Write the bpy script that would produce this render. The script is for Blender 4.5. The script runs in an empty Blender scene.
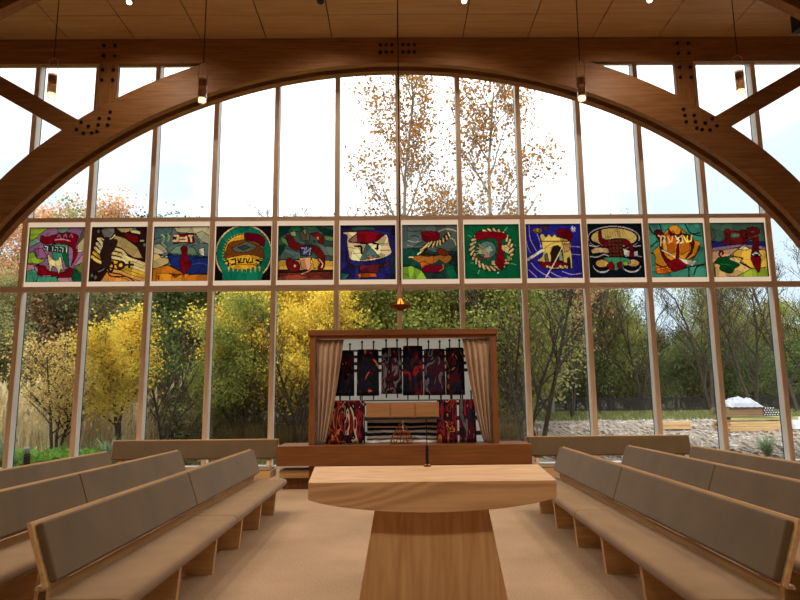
import bpy, bmesh, math, random
import numpy as np
from math import sin, cos, pi, radians, sqrt, hypot, atan, atan2
from mathutils import Vector, Matrix, Euler
random.seed(7); rng = np.random.default_rng(7)
scene = bpy.context.scene
COL = scene.collection

# ------------------------------------------------------------------ camera
PITCH = atan(102/640); YAW = radians(.54); ROLL = radians(.54)
cam = bpy.data.cameras.new('camera'); camo = bpy.data.objects.new('camera', cam); COL.objects.link(camo)
cam.sensor_width = 36; cam.lens = 28.8; cam.clip_end = 400
CR = Matrix.Rotation(-YAW, 3, 'Z') @ Matrix.Rotation(pi/2+PITCH, 3, 'X') @ Matrix.Rotation(-ROLL, 3, 'Z')
CLOC = Vector((-.13, 0, 1.5))
camo.matrix_world = Matrix.Translation(CLOC) @ CR.to_4x4()
scene.camera = camo
def at(px, py, Y):
    """point of the place at distance Y from the camera seen in that direction"""
    d = CR @ Vector(((px-400)/640, (300-py)/640, -1))
    return CLOC + d*(Y/d.y)

# ------------------------------------------------------------------ materials
def lin(c):
    return tuple(((v/255)/12.92 if v/255 <= .04045 else ((v/255+.055)/1.055)**2.4) for v in c)
def newmat(name):
    m = bpy.data.materials.new(name); m.use_nodes = True
    nt = m.node_tree; nt.nodes.clear()
    out = nt.nodes.new('ShaderNodeOutputMaterial')
    return m, nt, out
def N(nt, t, **k):
    n = nt.nodes.new(t)
    for a, v in k.items():
        if a in n.inputs.keys(): n.inputs[a].default_value = v
        else: setattr(n, a, v)
    return n
def ramp(nt, stops, interp='LINEAR'):
    r = nt.nodes.new('ShaderNodeValToRGB'); r.color_ramp.interpolation = interp
    el = r.color_ramp.elements
    while len(el) > 1: el.remove(el[-1])
    el[0].position = stops[0][0]; el[0].color = (*lin(stops[0][1]), 1)
    for p, c in stops[1:]:
        e = el.new(p); e.color = (*lin(c), 1)
    return r
def plain(name, c, rough=.6, metal=0, spec=.3):
    m, nt, out = newmat(name)
    b = N(nt, 'ShaderNodeBsdfPrincipled')
    b.inputs['Base Color'].default_value = (*lin(c), 1); b.inputs['Roughness'].default_value = rough
    b.inputs['Metallic'].default_value = metal; b.inputs['Specular IOR Level'].default_value = spec
    nz = N(nt, 'ShaderNodeTexNoise', Scale=9.0); hs = N(nt, 'ShaderNodeHueSaturation')
    tc = N(nt, 'ShaderNodeTexCoord'); nt.links.new(tc.outputs['Object'], nz.inputs['Vector'])
    mr = N(nt, 'ShaderNodeMapRange'); mr.inputs['To Min'].default_value = .9; mr.inputs['To Max'].default_value = 1.1
    nt.links.new(nz.outputs['Fac'], mr.inputs['Value']); nt.links.new(mr.outputs['Result'], hs.inputs['Value'])
    hs.inputs['Color'].default_value = (*lin(c), 1); nt.links.new(hs.outputs['Color'], b.inputs['Base Color'])
    nt.links.new(b.outputs[0], out.inputs[0]); return m
def wood(name, dark, light, axis=0, scale=1.0, rough=.42, spec=.35, bold=.0):
    """timber: fine grain running along the given axis; bold adds cathedral figure"""
    m, nt, out = newmat(name)
    tc = N(nt, 'ShaderNodeTexCoord'); mp = N(nt, 'ShaderNodeMapping')
    s = [14*scale]*3; s[axis] = .9*scale; mp.inputs['Scale'].default_value = s
    nt.links.new(tc.outputs['Object'], mp.inputs['Vector'])
    n1 = N(nt, 'ShaderNodeTexNoise', Scale=1.6, Detail=6.0, Roughness=.6, Distortion=.4)
    nt.links.new(mp.outputs[0], n1.inputs['Vector'])
    r = ramp(nt, [(.28, dark), (.72, light)])
    if bold:
        mp2 = N(nt, 'ShaderNodeMapping'); s2 = [7*scale]*3; s2[axis] = .9*scale; mp2.inputs['Scale'].default_value = s2
        nt.links.new(tc.outputs['Object'], mp2.inputs['Vector'])
        n2 = N(nt, 'ShaderNodeTexNoise', Scale=.6, Detail=1.0, Distortion=.8); nt.links.new(mp2.outputs[0], n2.inputs['Vector'])
        mu = N(nt, 'ShaderNodeMath', operation='MULTIPLY'); mu.inputs[1].default_value = 60
        si = N(nt, 'ShaderNodeMath', operation='SINE'); nt.links.new(n2.outputs['Fac'], mu.inputs[0]); nt.links.new(mu.outputs[0], si.inputs[0])
        m2 = N(nt, 'ShaderNodeMath', operation='MULTIPLY'); m2.inputs[1].default_value = bold
        nt.links.new(si.outputs[0], m2.inputs[0])
        ad = N(nt, 'ShaderNodeMath', operation='ADD'); nt.links.new(m2.outputs[0], ad.inputs[0]); nt.links.new(n1.outputs['Fac'], ad.inputs[1])
        nt.links.new(ad.outputs[0], r.inputs['Fac'])
    else: nt.links.new(n1.outputs['Fac'], r.inputs['Fac'])
    b = N(nt, 'ShaderNodeBsdfPrincipled', Roughness=rough); b.inputs['Specular IOR Level'].default_value = spec
    nt.links.new(r.outputs[0], b.inputs['Base Color'])
    bp = N(nt, 'ShaderNodeBump', Strength=.08, Distance=.01); nt.links.new(n1.outputs['Fac'], bp.inputs['Height']); nt.links.new(bp.outputs[0], b.inputs['Normal'])
    nt.links.new(b.outputs[0], out.inputs[0]); return m
def cloth(name, a, c, scale=220, rough=.95, sheen=.15, big=3.0):
    m, nt, out = newmat(name)
    tc = N(nt, 'ShaderNodeTexCoord')
    n1 = N(nt, 'ShaderNodeTexNoise', Scale=float(scale), Detail=3.0, Roughness=.7); nt.links.new(tc.outputs['Object'], n1.inputs['Vector'])
    n2 = N(nt, 'ShaderNodeTexNoise', Scale=big, Detail=4.0); nt.links.new(tc.outputs['Object'], n2.inputs['Vector'])
    mx = N(nt, 'ShaderNodeMath', operation='MULTIPLY_ADD'); mx.inputs[1].default_value = .6
    nt.links.new(n1.outputs['Fac'], mx.inputs[0])
    sc = N(nt, 'ShaderNodeMath', operation='MULTIPLY'); sc.inputs[1].default_value = .4; nt.links.new(n2.outputs['Fac'], sc.inputs[0]); nt.links.new(sc.outputs[0], mx.inputs[2])
    r = ramp(nt, [(.3, a), (.7, c)]); nt.links.new(mx.outputs[0], r.inputs['Fac'])
    b = N(nt, 'ShaderNodeBsdfPrincipled', Roughness=rough); b.inputs['Specular IOR Level'].default_value = .15
    b.inputs['Sheen Weight'].default_value = sheen
    nt.links.new(r.outputs[0], b.inputs['Base Color'])
    bp = N(nt, 'ShaderNodeBump', Strength=.25, Distance=.004); nt.links.new(n1.outputs['Fac'], bp.inputs['Height']); nt.links.new(bp.outputs[0], b.inputs['Normal'])
    nt.links.new(b.outputs[0], out.inputs[0]); return m
def woven(name, cols, seed, scale=4.0, dist=5.0, rot=.3):
    """abstract flame weave of a textile: irregular vertical bands of colour"""
    m, nt, out = newmat(name)
    tc = N(nt, 'ShaderNodeTexCoord'); mp = N(nt, 'ShaderNodeMapping')
    mp.inputs['Location'].default_value = (seed*3.7, 0, seed*1.9); mp.inputs['Scale'].default_value = (1, .3, .38); mp.inputs['Rotation'].default_value = (0, rot, 0)
    nt.links.new(tc.outputs['Object'], mp.inputs['Vector'])
    n = N(nt, 'ShaderNodeTexNoise', Scale=scale*1.6, Detail=1.5, Distortion=dist*.25); nt.links.new(mp.outputs[0], n.inputs['Vector'])
    k = len(cols); st = [(.25+.5*i/k, c) for i, c in enumerate(cols)]; st[0] = (0, cols[0])
    r = ramp(nt, st, 'CONSTANT'); nt.links.new(n.outputs['Fac'], r.inputs['Fac'])
    b = N(nt, 'ShaderNodeBsdfPrincipled', Roughness=.9); b.inputs['Specular IOR Level'].default_value = .1
    nt.links.new(r.outputs[0], b.inputs['Base Color']); nt.links.new(b.outputs[0], out.inputs[0]); return m
def stripes(name, bands, z0, z1, wob=.01):
    """horizontal stripes over height z0..z1 ; bands = [(fraction, colour)]"""
    m, nt, out = newmat(name)
    tc = N(nt, 'ShaderNodeTexCoord'); sp = N(nt, 'ShaderNodeSeparateXYZ'); nt.links.new(tc.outputs['Object'], sp.inputs[0])
    nz = N(nt, 'ShaderNodeTexNoise', Scale=3.0); nt.links.new(tc.outputs['Object'], nz.inputs['Vector'])
    ma = N(nt, 'ShaderNodeMath', operation='MULTIPLY_ADD'); ma.inputs[1].default_value = wob*4
    nt.links.new(nz.outputs['Fac'], ma.inputs[0]); nt.links.new(sp.outputs['Z'], ma.inputs[2])
    mr = N(nt, 'ShaderNodeMapRange'); mr.inputs['From Min'].default_value = z0; mr.inputs['From Max'].default_value = z1
    nt.links.new(ma.outputs[0], mr.inputs['Value'])
    r = ramp(nt, bands, 'CONSTANT'); nt.links.new(mr.outputs[0], r.inputs['Fac'])
    b = N(nt, 'ShaderNodeBsdfPrincipled', Roughness=.9); b.inputs['Specular IOR Level'].default_value = .1
    nt.links.new(r.outputs[0], b.inputs['Base Color']); nt.links.new(b.outputs[0], out.inputs[0]); return m
def leafmat(name, cols, scale=1.2):
    m, nt, out = newmat(name)
    tc = N(nt, 'ShaderNodeTexCoord'); n = N(nt, 'ShaderNodeTexNoise', Scale=scale, Detail=8.0, Roughness=.75)
    nt.links.new(tc.outputs['Object'], n.inputs['Vector'])
    k = len(cols); r = ramp(nt, [(.34+.32*i/(k-1), tuple(min(255, v*1.12) for v in c)) for i, c in enumerate(cols)]); nt.links.new(n.outputs['Fac'], r.inputs['Fac'])
    d = N(nt, 'ShaderNodeBsdfDiffuse'); t = N(nt, 'ShaderNodeBsdfTranslucent'); mx = N(nt, 'ShaderNodeMixShader', Fac=.4)
    nt.links.new(r.outputs[0], d.inputs[0]); nt.links.new(r.outputs[0], t.inputs[0])
    nt.links.new(d.outputs[0], mx.inputs[1]); nt.links.new(t.outputs[0], mx.inputs[2]); nt.links.new(mx.outputs[0], out.inputs[0]); return m
def emit(name, c, s):
    m, nt, out = newmat(name); e = N(nt, 'ShaderNodeEmission', Strength=s); e.inputs[0].default_value = (*lin(c), 1)
    nt.links.new(e.outputs[0], out.inputs[0]); return m
def glassmat(name, refl=.06, tint=(250, 253, 252)):
    m, nt, out = newmat(name)
    t = N(nt, 'ShaderNodeBsdfTransparent'); t.inputs[0].default_value = (*lin(tint), 1)
    g = N(nt, 'ShaderNodeBsdfGlossy', Roughness=.01); mx = N(nt, 'ShaderNodeMixShader', Fac=refl)
    nt.links.new(t.outputs[0], mx.inputs[1]); nt.links.new(g.outputs[0], mx.inputs[2]); nt.links.new(mx.outputs[0], out.inputs[0]); return m

GLU = {a: wood('glulam_timber_%s' % 'xyz'[a], (122, 78, 42), (166, 114, 66), a, .8, .5) for a in (0, 1, 2)}
PLY = wood('ceiling_plywood', (186, 142, 94), (212, 170, 118), 0, .5, .5)
MUL = wood('mullion_timber', (206, 172, 142), (234, 204, 174), 2, 1.0, .45)
MULX = wood('transom_timber', (196, 166, 140), (222, 194, 166), 0, 1.0, .45)
ALU = plain('anodised_aluminium', (205, 203, 200), .4, .1)
DARKG = plain('black_gasket', (28, 28, 30), .6)
BENCHW = wood('bench_oak', (176, 136, 88), (212, 172, 120), 1, 1.0, .38)
BENCHX = wood('bench_oak_crosswise', (176, 136, 88), (212, 172, 120), 0, 1.0, .38)
TABW = wood('table_fir', (192, 146, 100), (222, 176, 128), 0, 1.0, .38, bold=.16)
TABV = wood('table_fir_upright', (190, 142, 92), (214, 170, 118), 2, 1.0, .42, bold=.08)
ARKW = wood('ark_cedar', (98, 54, 22), (134, 80, 38), 0, 1.0, .42)
ARKV = wood('ark_cedar_upright', (98, 54, 22), (134, 80, 38), 2, 1.0, .42)
DRAWW = wood('drawer_maple', (138, 94, 58), (164, 116, 76), 0, 1.0, .45)
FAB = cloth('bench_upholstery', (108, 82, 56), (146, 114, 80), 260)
FABB = cloth('bench_upholstery_shaded', (82, 64, 45), (112, 90, 64), 260)  # same fabric as the seats, the shade on the backs put into its colour
CARPET = cloth('beige_carpet', (120, 95, 71), (178, 147, 116), 60, big=1.0, sheen=.05)
CURT = cloth('ark_curtain_cloth', (156, 124, 98), (182, 150, 122), 120)
BLACK = plain('black_metal', (14, 14, 15), .45)
BOLT = plain('bolt_black', (16, 12, 10), .5)
BRONZE = plain('bronze', (150, 84, 50), .35, .8)
STEEL = plain('brushed_steel', (190, 175, 160), .3, .9)
CREAMW = plain('plaster_cream', (226, 214, 196), .8)
GLASS = glassmat('window_glass', .05)
FROST = glassmat('pendant_glass', .3, (225, 205, 185))
LAMP = emit('lamp_glow', (255, 232, 200), 7)
FLAME = emit('flame_glow', (255, 120, 40), 2.5)

# ------------------------------------------------------------------ mesh building
class MB:
    def __init__(s): s.v = []; s.f = []; s.m = []
    def add(s, vs, fs, mi=0):
        o = len(s.v); s.v += [tuple(v) for v in vs]; s.f += [tuple(i+o for i in f) for f in fs]; s.m += [mi]*len(fs); return s
    def box(s, x0, x1, y0, y1, z0, z1, mi=0):
        return s.add([(x0,y0,z0),(x1,y0,z0),(x1,y1,z0),(x0,y1,z0),(x0,y0,z1),(x1,y0,z1),(x1,y1,z1),(x0,y1,z1)],
                     [(0,3,2,1),(4,5,6,7),(0,1,5,4),(1,2,6,5),(2,3,7,6),(3,0,4,7)], mi)
    def prism(s, pts, axis, a, b, mi=0):
        """outline pts (2-D) extruded along axis from a to b"""
        def p3(p, t):
            return (t, p[0], p[1]) if axis == 0 else (p[0], t, p[1]) if axis == 1 else (p[0], p[1], t)
        n = len(pts); vs = [p3(p, a) for p in pts]+[p3(p, b) for p in pts]
        return s.add(vs, [tuple(range(n))[::-1], tuple(range(n, 2*n))]+[(i, (i+1) % n, n+(i+1) % n, n+i) for i in range(n)], mi)
    def tube(s, pts, r, k=8, mi=0, cap=True):
        pts = [Vector(p) for p in pts]; n = len(pts)
        rs = r if isinstance(r, (list, tuple)) else [r]*n
        vs = []; up = None
        for i, p in enumerate(pts):
            d = (pts[min(i+1, n-1)]-pts[max(i-1, 0)]).normalized()
            if up is None: up = Vector((1, 0, 0)) if abs(d.x) < .8 else Vector((0, 1, 0))
            u = (up-d*up.dot(d)).normalized(); w = d.cross(u); up = u
            for j in range(k):
                a = 2*pi*j/k; vs.append(p+(u*cos(a)+w*sin(a))*rs[i])
        fs = [(i*k+j, i*k+(j+1) % k, (i+1)*k+(j+1) % k, (i+1)*k+j) for i in range(n-1) for j in range(k)]
        if cap: fs += [tuple(range(k))[::-1], tuple(range((n-1)*k, n*k))]
        return s.add(vs, fs, mi)
    def lathe(s, prof, c=(0, 0, 0), k=20, mi=0):
        vs = [(c[0]+r*cos(2*pi*j/k), c[1]+r*sin(2*pi*j/k), c[2]+z) for r, z in prof for j in range(k)]
        n = len(prof)
        fs = [(i*k+j, i*k+(j+1) % k, (i+1)*k+(j+1) % k, (i+1)*k+j) for i in range(n-1) for j in range(k)]
        fs += [tuple(range(k))[::-1], tuple(range((n-1)*k, n*k))]
        return s.add(vs, fs, mi)
    def build(s, name, mat, parent=None, bevel=0, smooth=False, seg=2):
        me = bpy.data.meshes.new(name); me.from_pydata(s.v, [], s.f)
        mats = mat if isinstance(mat, (list, tuple)) else [mat]
        for m in mats: me.materials.append(m)
        if len(mats) > 1: me.polygons.foreach_set('material_index', s.m)
        bm = bmesh.new(); bm.from_mesh(me); bmesh.ops.recalc_face_normals(bm, faces=bm.faces)
        bm.to_mesh(me); bm.free()
        if smooth: me.polygons.foreach_set('use_smooth', [True]*len(me.polygons))
        me.update()
        o = bpy.data.objects.new(name, me); COL.objects.link(o)
        if parent is not None: o.parent = parent
        if bevel:
            md = o.modifiers.new('bevel', 'BEVEL'); md.width = bevel; md.segments = seg; md.limit_method = 'ANGLE'
        return o
def empty(name, loc, rz=0):
    o = bpy.data.objects.new(name, None); COL.objects.link(o); o.location = loc; o.rotation_euler = (0, 0, rz); o.empty_display_size = .1; return o
def tag(o, label, cat, group=None, kind=None):
    if label: o['label'] = label
    if cat: o['category'] = cat
    if group: o['group'] = group
    if kind: o['kind'] = kind
    return o
def struct(o): o['kind'] = 'structure'; return o
def kids(o): return [c for c in KID.get(o.name, [])]
def copy_tree(o, parent=None):
    c = o.copy(); COL.objects.link(c)
    if parent is not None: c.parent = parent
    for ch in list(o.children): copy_tree(ch, c)
    return c
def rounded(x0, x1, z0, z1, r, n=5):
    pts = []
    for cx, cz, a0 in ((x1-r, z1-r, 0), (x0+r, z1-r, pi/2), (x0+r, z0+r, pi), (x1-r, z0+r, 1.5*pi)):
        for i in range(n+1):
            a = a0+i*pi/2/n; pts.append((cx+r*cos(a), cz+r*sin(a)))
    return pts
SKY = 2.9; SUN = 3; EXPO = 0.5
# ================================================================== THE ROOM
YW = 15.27; BAY = 1.523; HC = 10.19; XW = 11.1; YB = -7.0
fl = MB().box(-XW, XW, YB, YW+.2, -.2, 0).build('floor', CARPET); struct(fl)
cl = MB(); t = .012
xs = [-XW]+[1.58*i for i in range(-6, 7)]+[XW]; ys = [YB+.0+i*2.9 for i in range(-3, 9)]
ys = sorted([13.33-2.44*i for i in range(0, 9)]+[YW+.15])
ys[0] = YB
for i in range(len(xs)-1):
    for j in range(len(ys)-1):
        cl.box(xs[i]+t, xs[i+1]-t, ys[j]+t*.6, ys[j+1]-t*.6, HC, HC+.03, 0)
cl.box(-XW-.1, XW+.1, YB-.1, YW+.3, HC+.03, HC+.25, 1)
struct(cl.build('ceiling', [PLY, plain('dark_reveal', (50, 30, 18), .9)]))
struct(MB().box(-XW-.2, -XW, YB, YW+.3, 0, HC).build('wall_left', CREAMW))
struct(MB().box(XW, XW+.2, YB, YW+.3, 0, HC).build('wall_right', CREAMW))
struct(MB().box(-XW, XW, YB-.2, YB, 0, HC).build('wall_back', CREAMW))
struct(MB().box(-XW, XW, YB, YB+.02, 0, .12).build('baseboard_back', BENCHX))

ZA0, ZA1 = 5.93, 6.03       # transom above the panels
ZB0, ZB1 = 4.19, 4.32       # transom below
SILL = .07
for k in range(-7, 7):      # fourteen bays of the window wall
    xa, xb = k*BAY, (k+1)*BAY
    root = empty('window_%d' % (k+8), ((xa+xb)/2, YW, 0)); struct(root)
    w = BAY/2
    def mullion(x):
        f = MB().box(x-.058, x+.058, -.03, .03, SILL, HC).build('mullion', MUL, root)
        MB().box(x-.05, x+.05, .03, .23, SILL, HC).build('mullion_fin', ALU, root)
        MB().box(x-.053, x+.053, .2, .235, SILL, HC).build('gasket', DARKG, root)
    mullion(-w)
    if k == 6: mullion(w)
    for a, b in ((ZA0, ZA1), (ZB0, ZB1)):
        MB().box(-w+.058, w-.058, -.03, .1, a, b).build('transom', MULX, root)
    MB().box(-w+.058, w-.058, -.03, .23, SILL-.07, SILL).build('sill', ALU, root)
    MB().box(-w+.058, w-.058, -.03, .23, HC-.07, HC).build('head', MUL, root)
    MB().box(-w+.055, w-.055, .2, .206, SILL, ZB0).build('lower_pane', GLASS, root)
    MB().box(-w+.055, w-.055, .2, .206, ZB1, ZA0).build('middle_pane', GLASS, root)
    MB().box(-w+.055, w-.055, .2, .206, ZA1, HC-.07).build('upper_pane', GLASS, root)
struct(MB().box(-XW, -7*BAY-.058, YW, YW+.23, 0, HC).build('wall_front', CREAMW))
struct(MB().box(7*BAY+.058, XW, YW, YW+.23, 0, HC).build('trim_1', CREAMW))

# ------------------------------------------------------------------ timber trusses
def zin(x): return 1.475+8.05*sqrt(max(0, 1-(x/10.63)**2))
def zout(x): return 2.85+7.43*sqrt(max(0, 1-(x/10.95)**2)) if abs(x) < 10.9 else 2.85
def arch_mb(y0, y1, dz0=0, n=96, cut=10.18):
    m = MB(); vs = []
    P = []
    for i in range(n+1):
        a = pi*i/n; xi = 10.63*cos(a); zi = 1.475+8.05*sin(a)
        xo = 10.88*cos(a); zo = min(2.6+7.66*sin(a), cut)
        P.append((xi, zi, xo, zo))
    P = [(10.63, 0, 10.88, 0)]+P+[(-10.63, 0, -10.88, 0)]
    for xi, zi, xo, zo in P:
        vs += [(xi, y0, zi), (xi, y1, zi), (xo, y1, zo-dz0), (xo, y0, zo-dz0)]
    fs = []
    for i in range(len(P)-1):
        b = i*4
        for j in range(4): fs.append((b+j, b+(j+1) % 4, b+4+(j+1) % 4, b+4+j))
    fs += [(0, 1, 2, 3), tuple(len(vs)-4+i for i in (3, 2, 1, 0))]
    return m.add(vs, fs)
BB = MB(); BB.lathe([(.0, -.03), (.035, -.03), (.042, -.012), (.042, 0)], k=12)
bolt_me = None
def truss(yf, label):
    root = empty('timber_truss', (0, yf+.28, 0)); tag(root, label, 'roof truss', 'arched timber trusses')
    def L(o): return o
    y = -.28
    arch_mb(y, y+.17).build('arch', GLU[0], root)
    arch_mb(y+.37, y+.57).build('arch', GLU[0], root)
    # recessed filler between the two plies
    m = MB(); n = 90
    vs = []
    for i in range(n+1):
        a = pi*i/n; xi = 10.74*cos(a); zi = 1.6+8.05*sin(a); vs += [(xi, y+.17, zi), (xi, y+.37, zi), (xi*1.005, y+.37, zi+.25), (xi*1.005, y+.17, zi+.25)]
    fs = [(4*i+j, 4*i+(j+1) % 4, 4*i+4+(j+1) % 4, 4*i+4+j) for i in range(n) for j in range(4)]+[(0, 1, 2, 3), (4*n+3, 4*n+2, 4*n+1, 4*n)]
    m.add(vs, fs).build('arch_filler', plain('dark_filler', (60, 32, 18), .8), root)
    MB().box(-10.85, 10.85, y+.02, y+.16, 9.55, 10.18).build('tie_beam', GLU[0], root)
    for s in (-1, 1):
        xp = s*6.9
        MB().box(xp-.225, xp+.225, y+.03, y+.15, zin(xp)+.55, 9.54).build('post', GLU[2], root)
        # diagonal strut from the arch up to the outer end of the tie beam
        a = Vector((s*7.4, 7.83)); b = Vector((s*10.85, 9.83)); d = (b-a).normalized(); nrm = Vector((-d.y, d.x))*.2
        MB().prism([a-nrm, b-nrm, b+nrm, a+nrm], 1, y+.035, y+.145).build('strut', GLU[0], root)
        pts = []
        for dx in (-.13, .13):
            for z in (9.74, 10.0, 9.12, 9.38): pts.append((xp+dx, z))
        for i in range(3):
            zc = zin(xp)+.71-.16*i; pts.append((xp-s*.12+s*.02*i, zc-.0)); pts.append((xp+s*.12+s*.02*i, zc-.16))
        for i, (u, v) in enumerate(((.02, -.1), (.22, -.1), (.02, .1), (.22, .1), (-.14, .0))):
            q = a+d*(u-.0)+Vector((-d.y, d.x))*v; pts.append((q.x-s*.1, q.y+.03))
        global bolt_me
        for (bx, bz) in pts:
            if bolt_me is None:
                o = BB.build('bolt', BOLT, root); bolt_me = o
                for v in o.data.vertices: v.co = Vector((v.co.x, v.co.z, v.co.y))
            else:
                o = bolt_me.copy(); COL.objects.link(o); o.parent = root
            o.location = (bx, y-.0, bz)
    for dx in (-.44, -.3, -.16, .1, .24, .38):
        for z in (9.86, 10.05):
            o = bolt_me.copy(); COL.objects.link(o); o.parent = root; o.location = (dx+.03, y, z-.06)
    return root
truss(14.25, 'arched glulam truss with black bolts directly in front of the window wall')
truss(9.2, 'nearer arched glulam truss, only its haunches showing in the top corners')

# ------------------------------------------------------------------ ceiling lamps, pendants
def spot(loc, energy, size=radians(110), blend=.5, color=(1, .9, .76), radius=.08, parent=None, name='lamp_light'):
    l = bpy.data.lights.new(name, 'SPOT'); l.energy = energy; l.spot_size = size; l.spot_blend = blend; l.color = color; l.shadow_soft_size = radius
    o = bpy.data.objects.new(name, l); COL.objects.link(o); o.location = loc
    if parent is not None: o.parent = parent
    return o
def L_(e): return e
def pendant(x, y, z, label, glow=380):
    root = empty('pendant_lamp', (x, y, z)); tag(root, label, 'pendant lamp', 'cylindrical pendant lamps')
    m = MB(); k = 20
    m.lathe([(.068, 0), (.068, .38), (.060, .38), (.060, 0)], k=k); gc = m.build('glass_cylinder', FROST, root, smooth=False)
    MB().lathe([(.0, .015), (.056, .015), (.056, .06), (0, .06)], k=k).build('bulb', LAMP, gc)
    MB().lathe([(.0, .25), (.052, .25), (.052, .36), (.0, .36)], k=k).build('socket', BRONZE, gc)
    m = MB(); m.tube([(-.07, 0, .3), (-.07, 0, .62), (0, 0, .66), (.07, 0, .62), (.07, 0, .3)], .005, 6); m.build('yoke', STEEL, root)
    cd = MB().tube([(0, 0, .66), (0, 0, HC-z-.04)], .008, 6).build('cord', BLACK, root)
    MB().lathe([(.06, HC-z-.04), (.06, HC-z)], k=16).build('ceiling_rose', BRONZE, cd)
    spot((0, 0, -.02), glow, radians(125), .6, parent=root, radius=.05)
    return root
p = at(202, 102, 9.5); z1 = p.z
pendant(at(202, 101, 9.5).x, 9.5, z1, 'lit cylindrical pendant left of centre, hanging in front of the arch')
pendant(at(582, 100, 9.5).x, 9.5, z1, 'lit cylindrical pendant right of centre, hanging in front of the arch')
pendant(at(51, 97, 9.5).x, 9.5, at(51, 97, 9.5).z, 'outermost left cylindrical pendant, seen against the top left window')
pendant(at(741, 92, 9.5).x, 9.5, at(51, 97, 9.5).z, 'outermost right cylindrical pendant, seen against the top right window')

# eternal light
q = at(400.5, 311, 11.3)
er = empty('eternal_light', (q.x, q.y, q.z)); tag(er, 'small bronze bowl lamp with orange glow hanging above the ark', 'hanging lamp')
m = MB(); m.lathe([(.0, 0), (.05, .005), (.09, .04), (.17, .09), (.185, .1), (.16, .1), (.08, .06), (0, .05)], k=24); m.build('bowl', BRONZE, er, smooth=True)
m = MB(); m.lathe([(.0, .05), (.045, .07), (.06, .12), (.045, .17), (.02, .22), (0, .24)], k=16); m.build('flame_glass', FLAME, er, smooth=True)
m = MB()
for a in range(3):
    c, s = cos(a*2*pi/3+.5), sin(a*2*pi/3+.5); m.tube([(.17*c, .17*s, .1), (.06*c, .06*s, .4), (0, 0, .55)], .006, 5)
m.build('chains', BRONZE, er)
m = MB()
for a in range(4):
    c, s = cos(a*pi/2), sin(a*pi/2); m.prism([(.15, .07), (.24, .14), (.19, .08), (.1, .02)], 1, -.01, .01)
    vs = m.v[-8:]
    for i in range(8):
        x, y, z = vs[i]; m.v[len(m.v)-8+i] = (x*c-y*s, x*s+y*c, z)
m.build('ornament', BRONZE, er)
MB().tube([(0, 0, .55), (0, 0, HC-q.z)], .011, 6).build('suspension_cord', BLACK, er)

# ceiling spotlights
def spotcan(px, label, mat, lit):
    q = at(px, 2, 12.35)
    root = empty('ceiling_spotlight', (q.x, 12.35, HC)); tag(root, label, 'spotlight', 'ceiling spotlights')
    MB().lathe([(.05, -.02), (.05, 0)], k=14).build('mount', mat, root)
    MB().tube([(0, 0, 0), (0, 0, -.18)], .012, 6).build('stem', mat, root)
    c = MB(); c.tube([(0, .06, -.14), (0, -.04, -.36)], [.06, .075], 14); cn = c.build('can', mat, root, smooth=False)
    MB().tube([(0, -.041, -.361), (0, -.043, -.365)], [.055, .055], 14).build('lens', LAMP if lit else DARKG, cn)
def aim(o, d): o.rotation_euler = Vector(d).to_track_quat('-Z', 'Y').to_euler()
def wash(x): l = spot((x, 12.3, HC-.42), 110, radians(125), .8, (1, .86, .68), .08, None, 'ceiling_spotlight_beam'); aim(l, (0, 3.0, -4.6))
for x_ in (at(130, 2, 12.35).x, at(464, 2, 12.35).x, at(649, 2, 12.35).x, at(320.7, 2, 12.35).x): wash(x_)
spotcan(130, 'small ceiling spotlight left of the left pendant cord', STEEL, True)
spotcan(320.7, 'black ceiling spotlight left of the centre cord', BLACK, False)
spotcan(464, 'small lit ceiling spotlight right of the centre cord', STEEL, True)
spotcan(649, 'small ceiling spotlight right of the right pendant cord', STEEL, True)
# unseen pendants added for light behind the camera and overhead, out of the frame
for (x, y) in ((-5.5, 4.5), (-1.6, 5.5), (1.8, 5.5), (5.7, 4.5), (-4, -1), (0, -1.5), (4, -1)):
    pr_ = pendant(x, y, 8.2, 'added unseen cylindrical pendant overhead, out of the frame', 330)
# loudspeaker at the top right
q = at(799, 21, 12.2)
sr = empty('loudspeaker', (q.x+.12, q.y, q.z)); tag(sr, 'black loudspeaker hanging under the ceiling at the top right corner', 'loudspeaker')
cb = MB().box(-.2, .2, -.16, .16, -.2, .2).build('cabinet', BLACK, sr, bevel=.02)
MB().box(-.17, .17, -.175, -.16, -.17, .17).build('grille', DARKG, cb)
MB().box(-.03, .03, -.03, .03, .2, HC-q.z).build('bracket', BLACK, sr)

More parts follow.
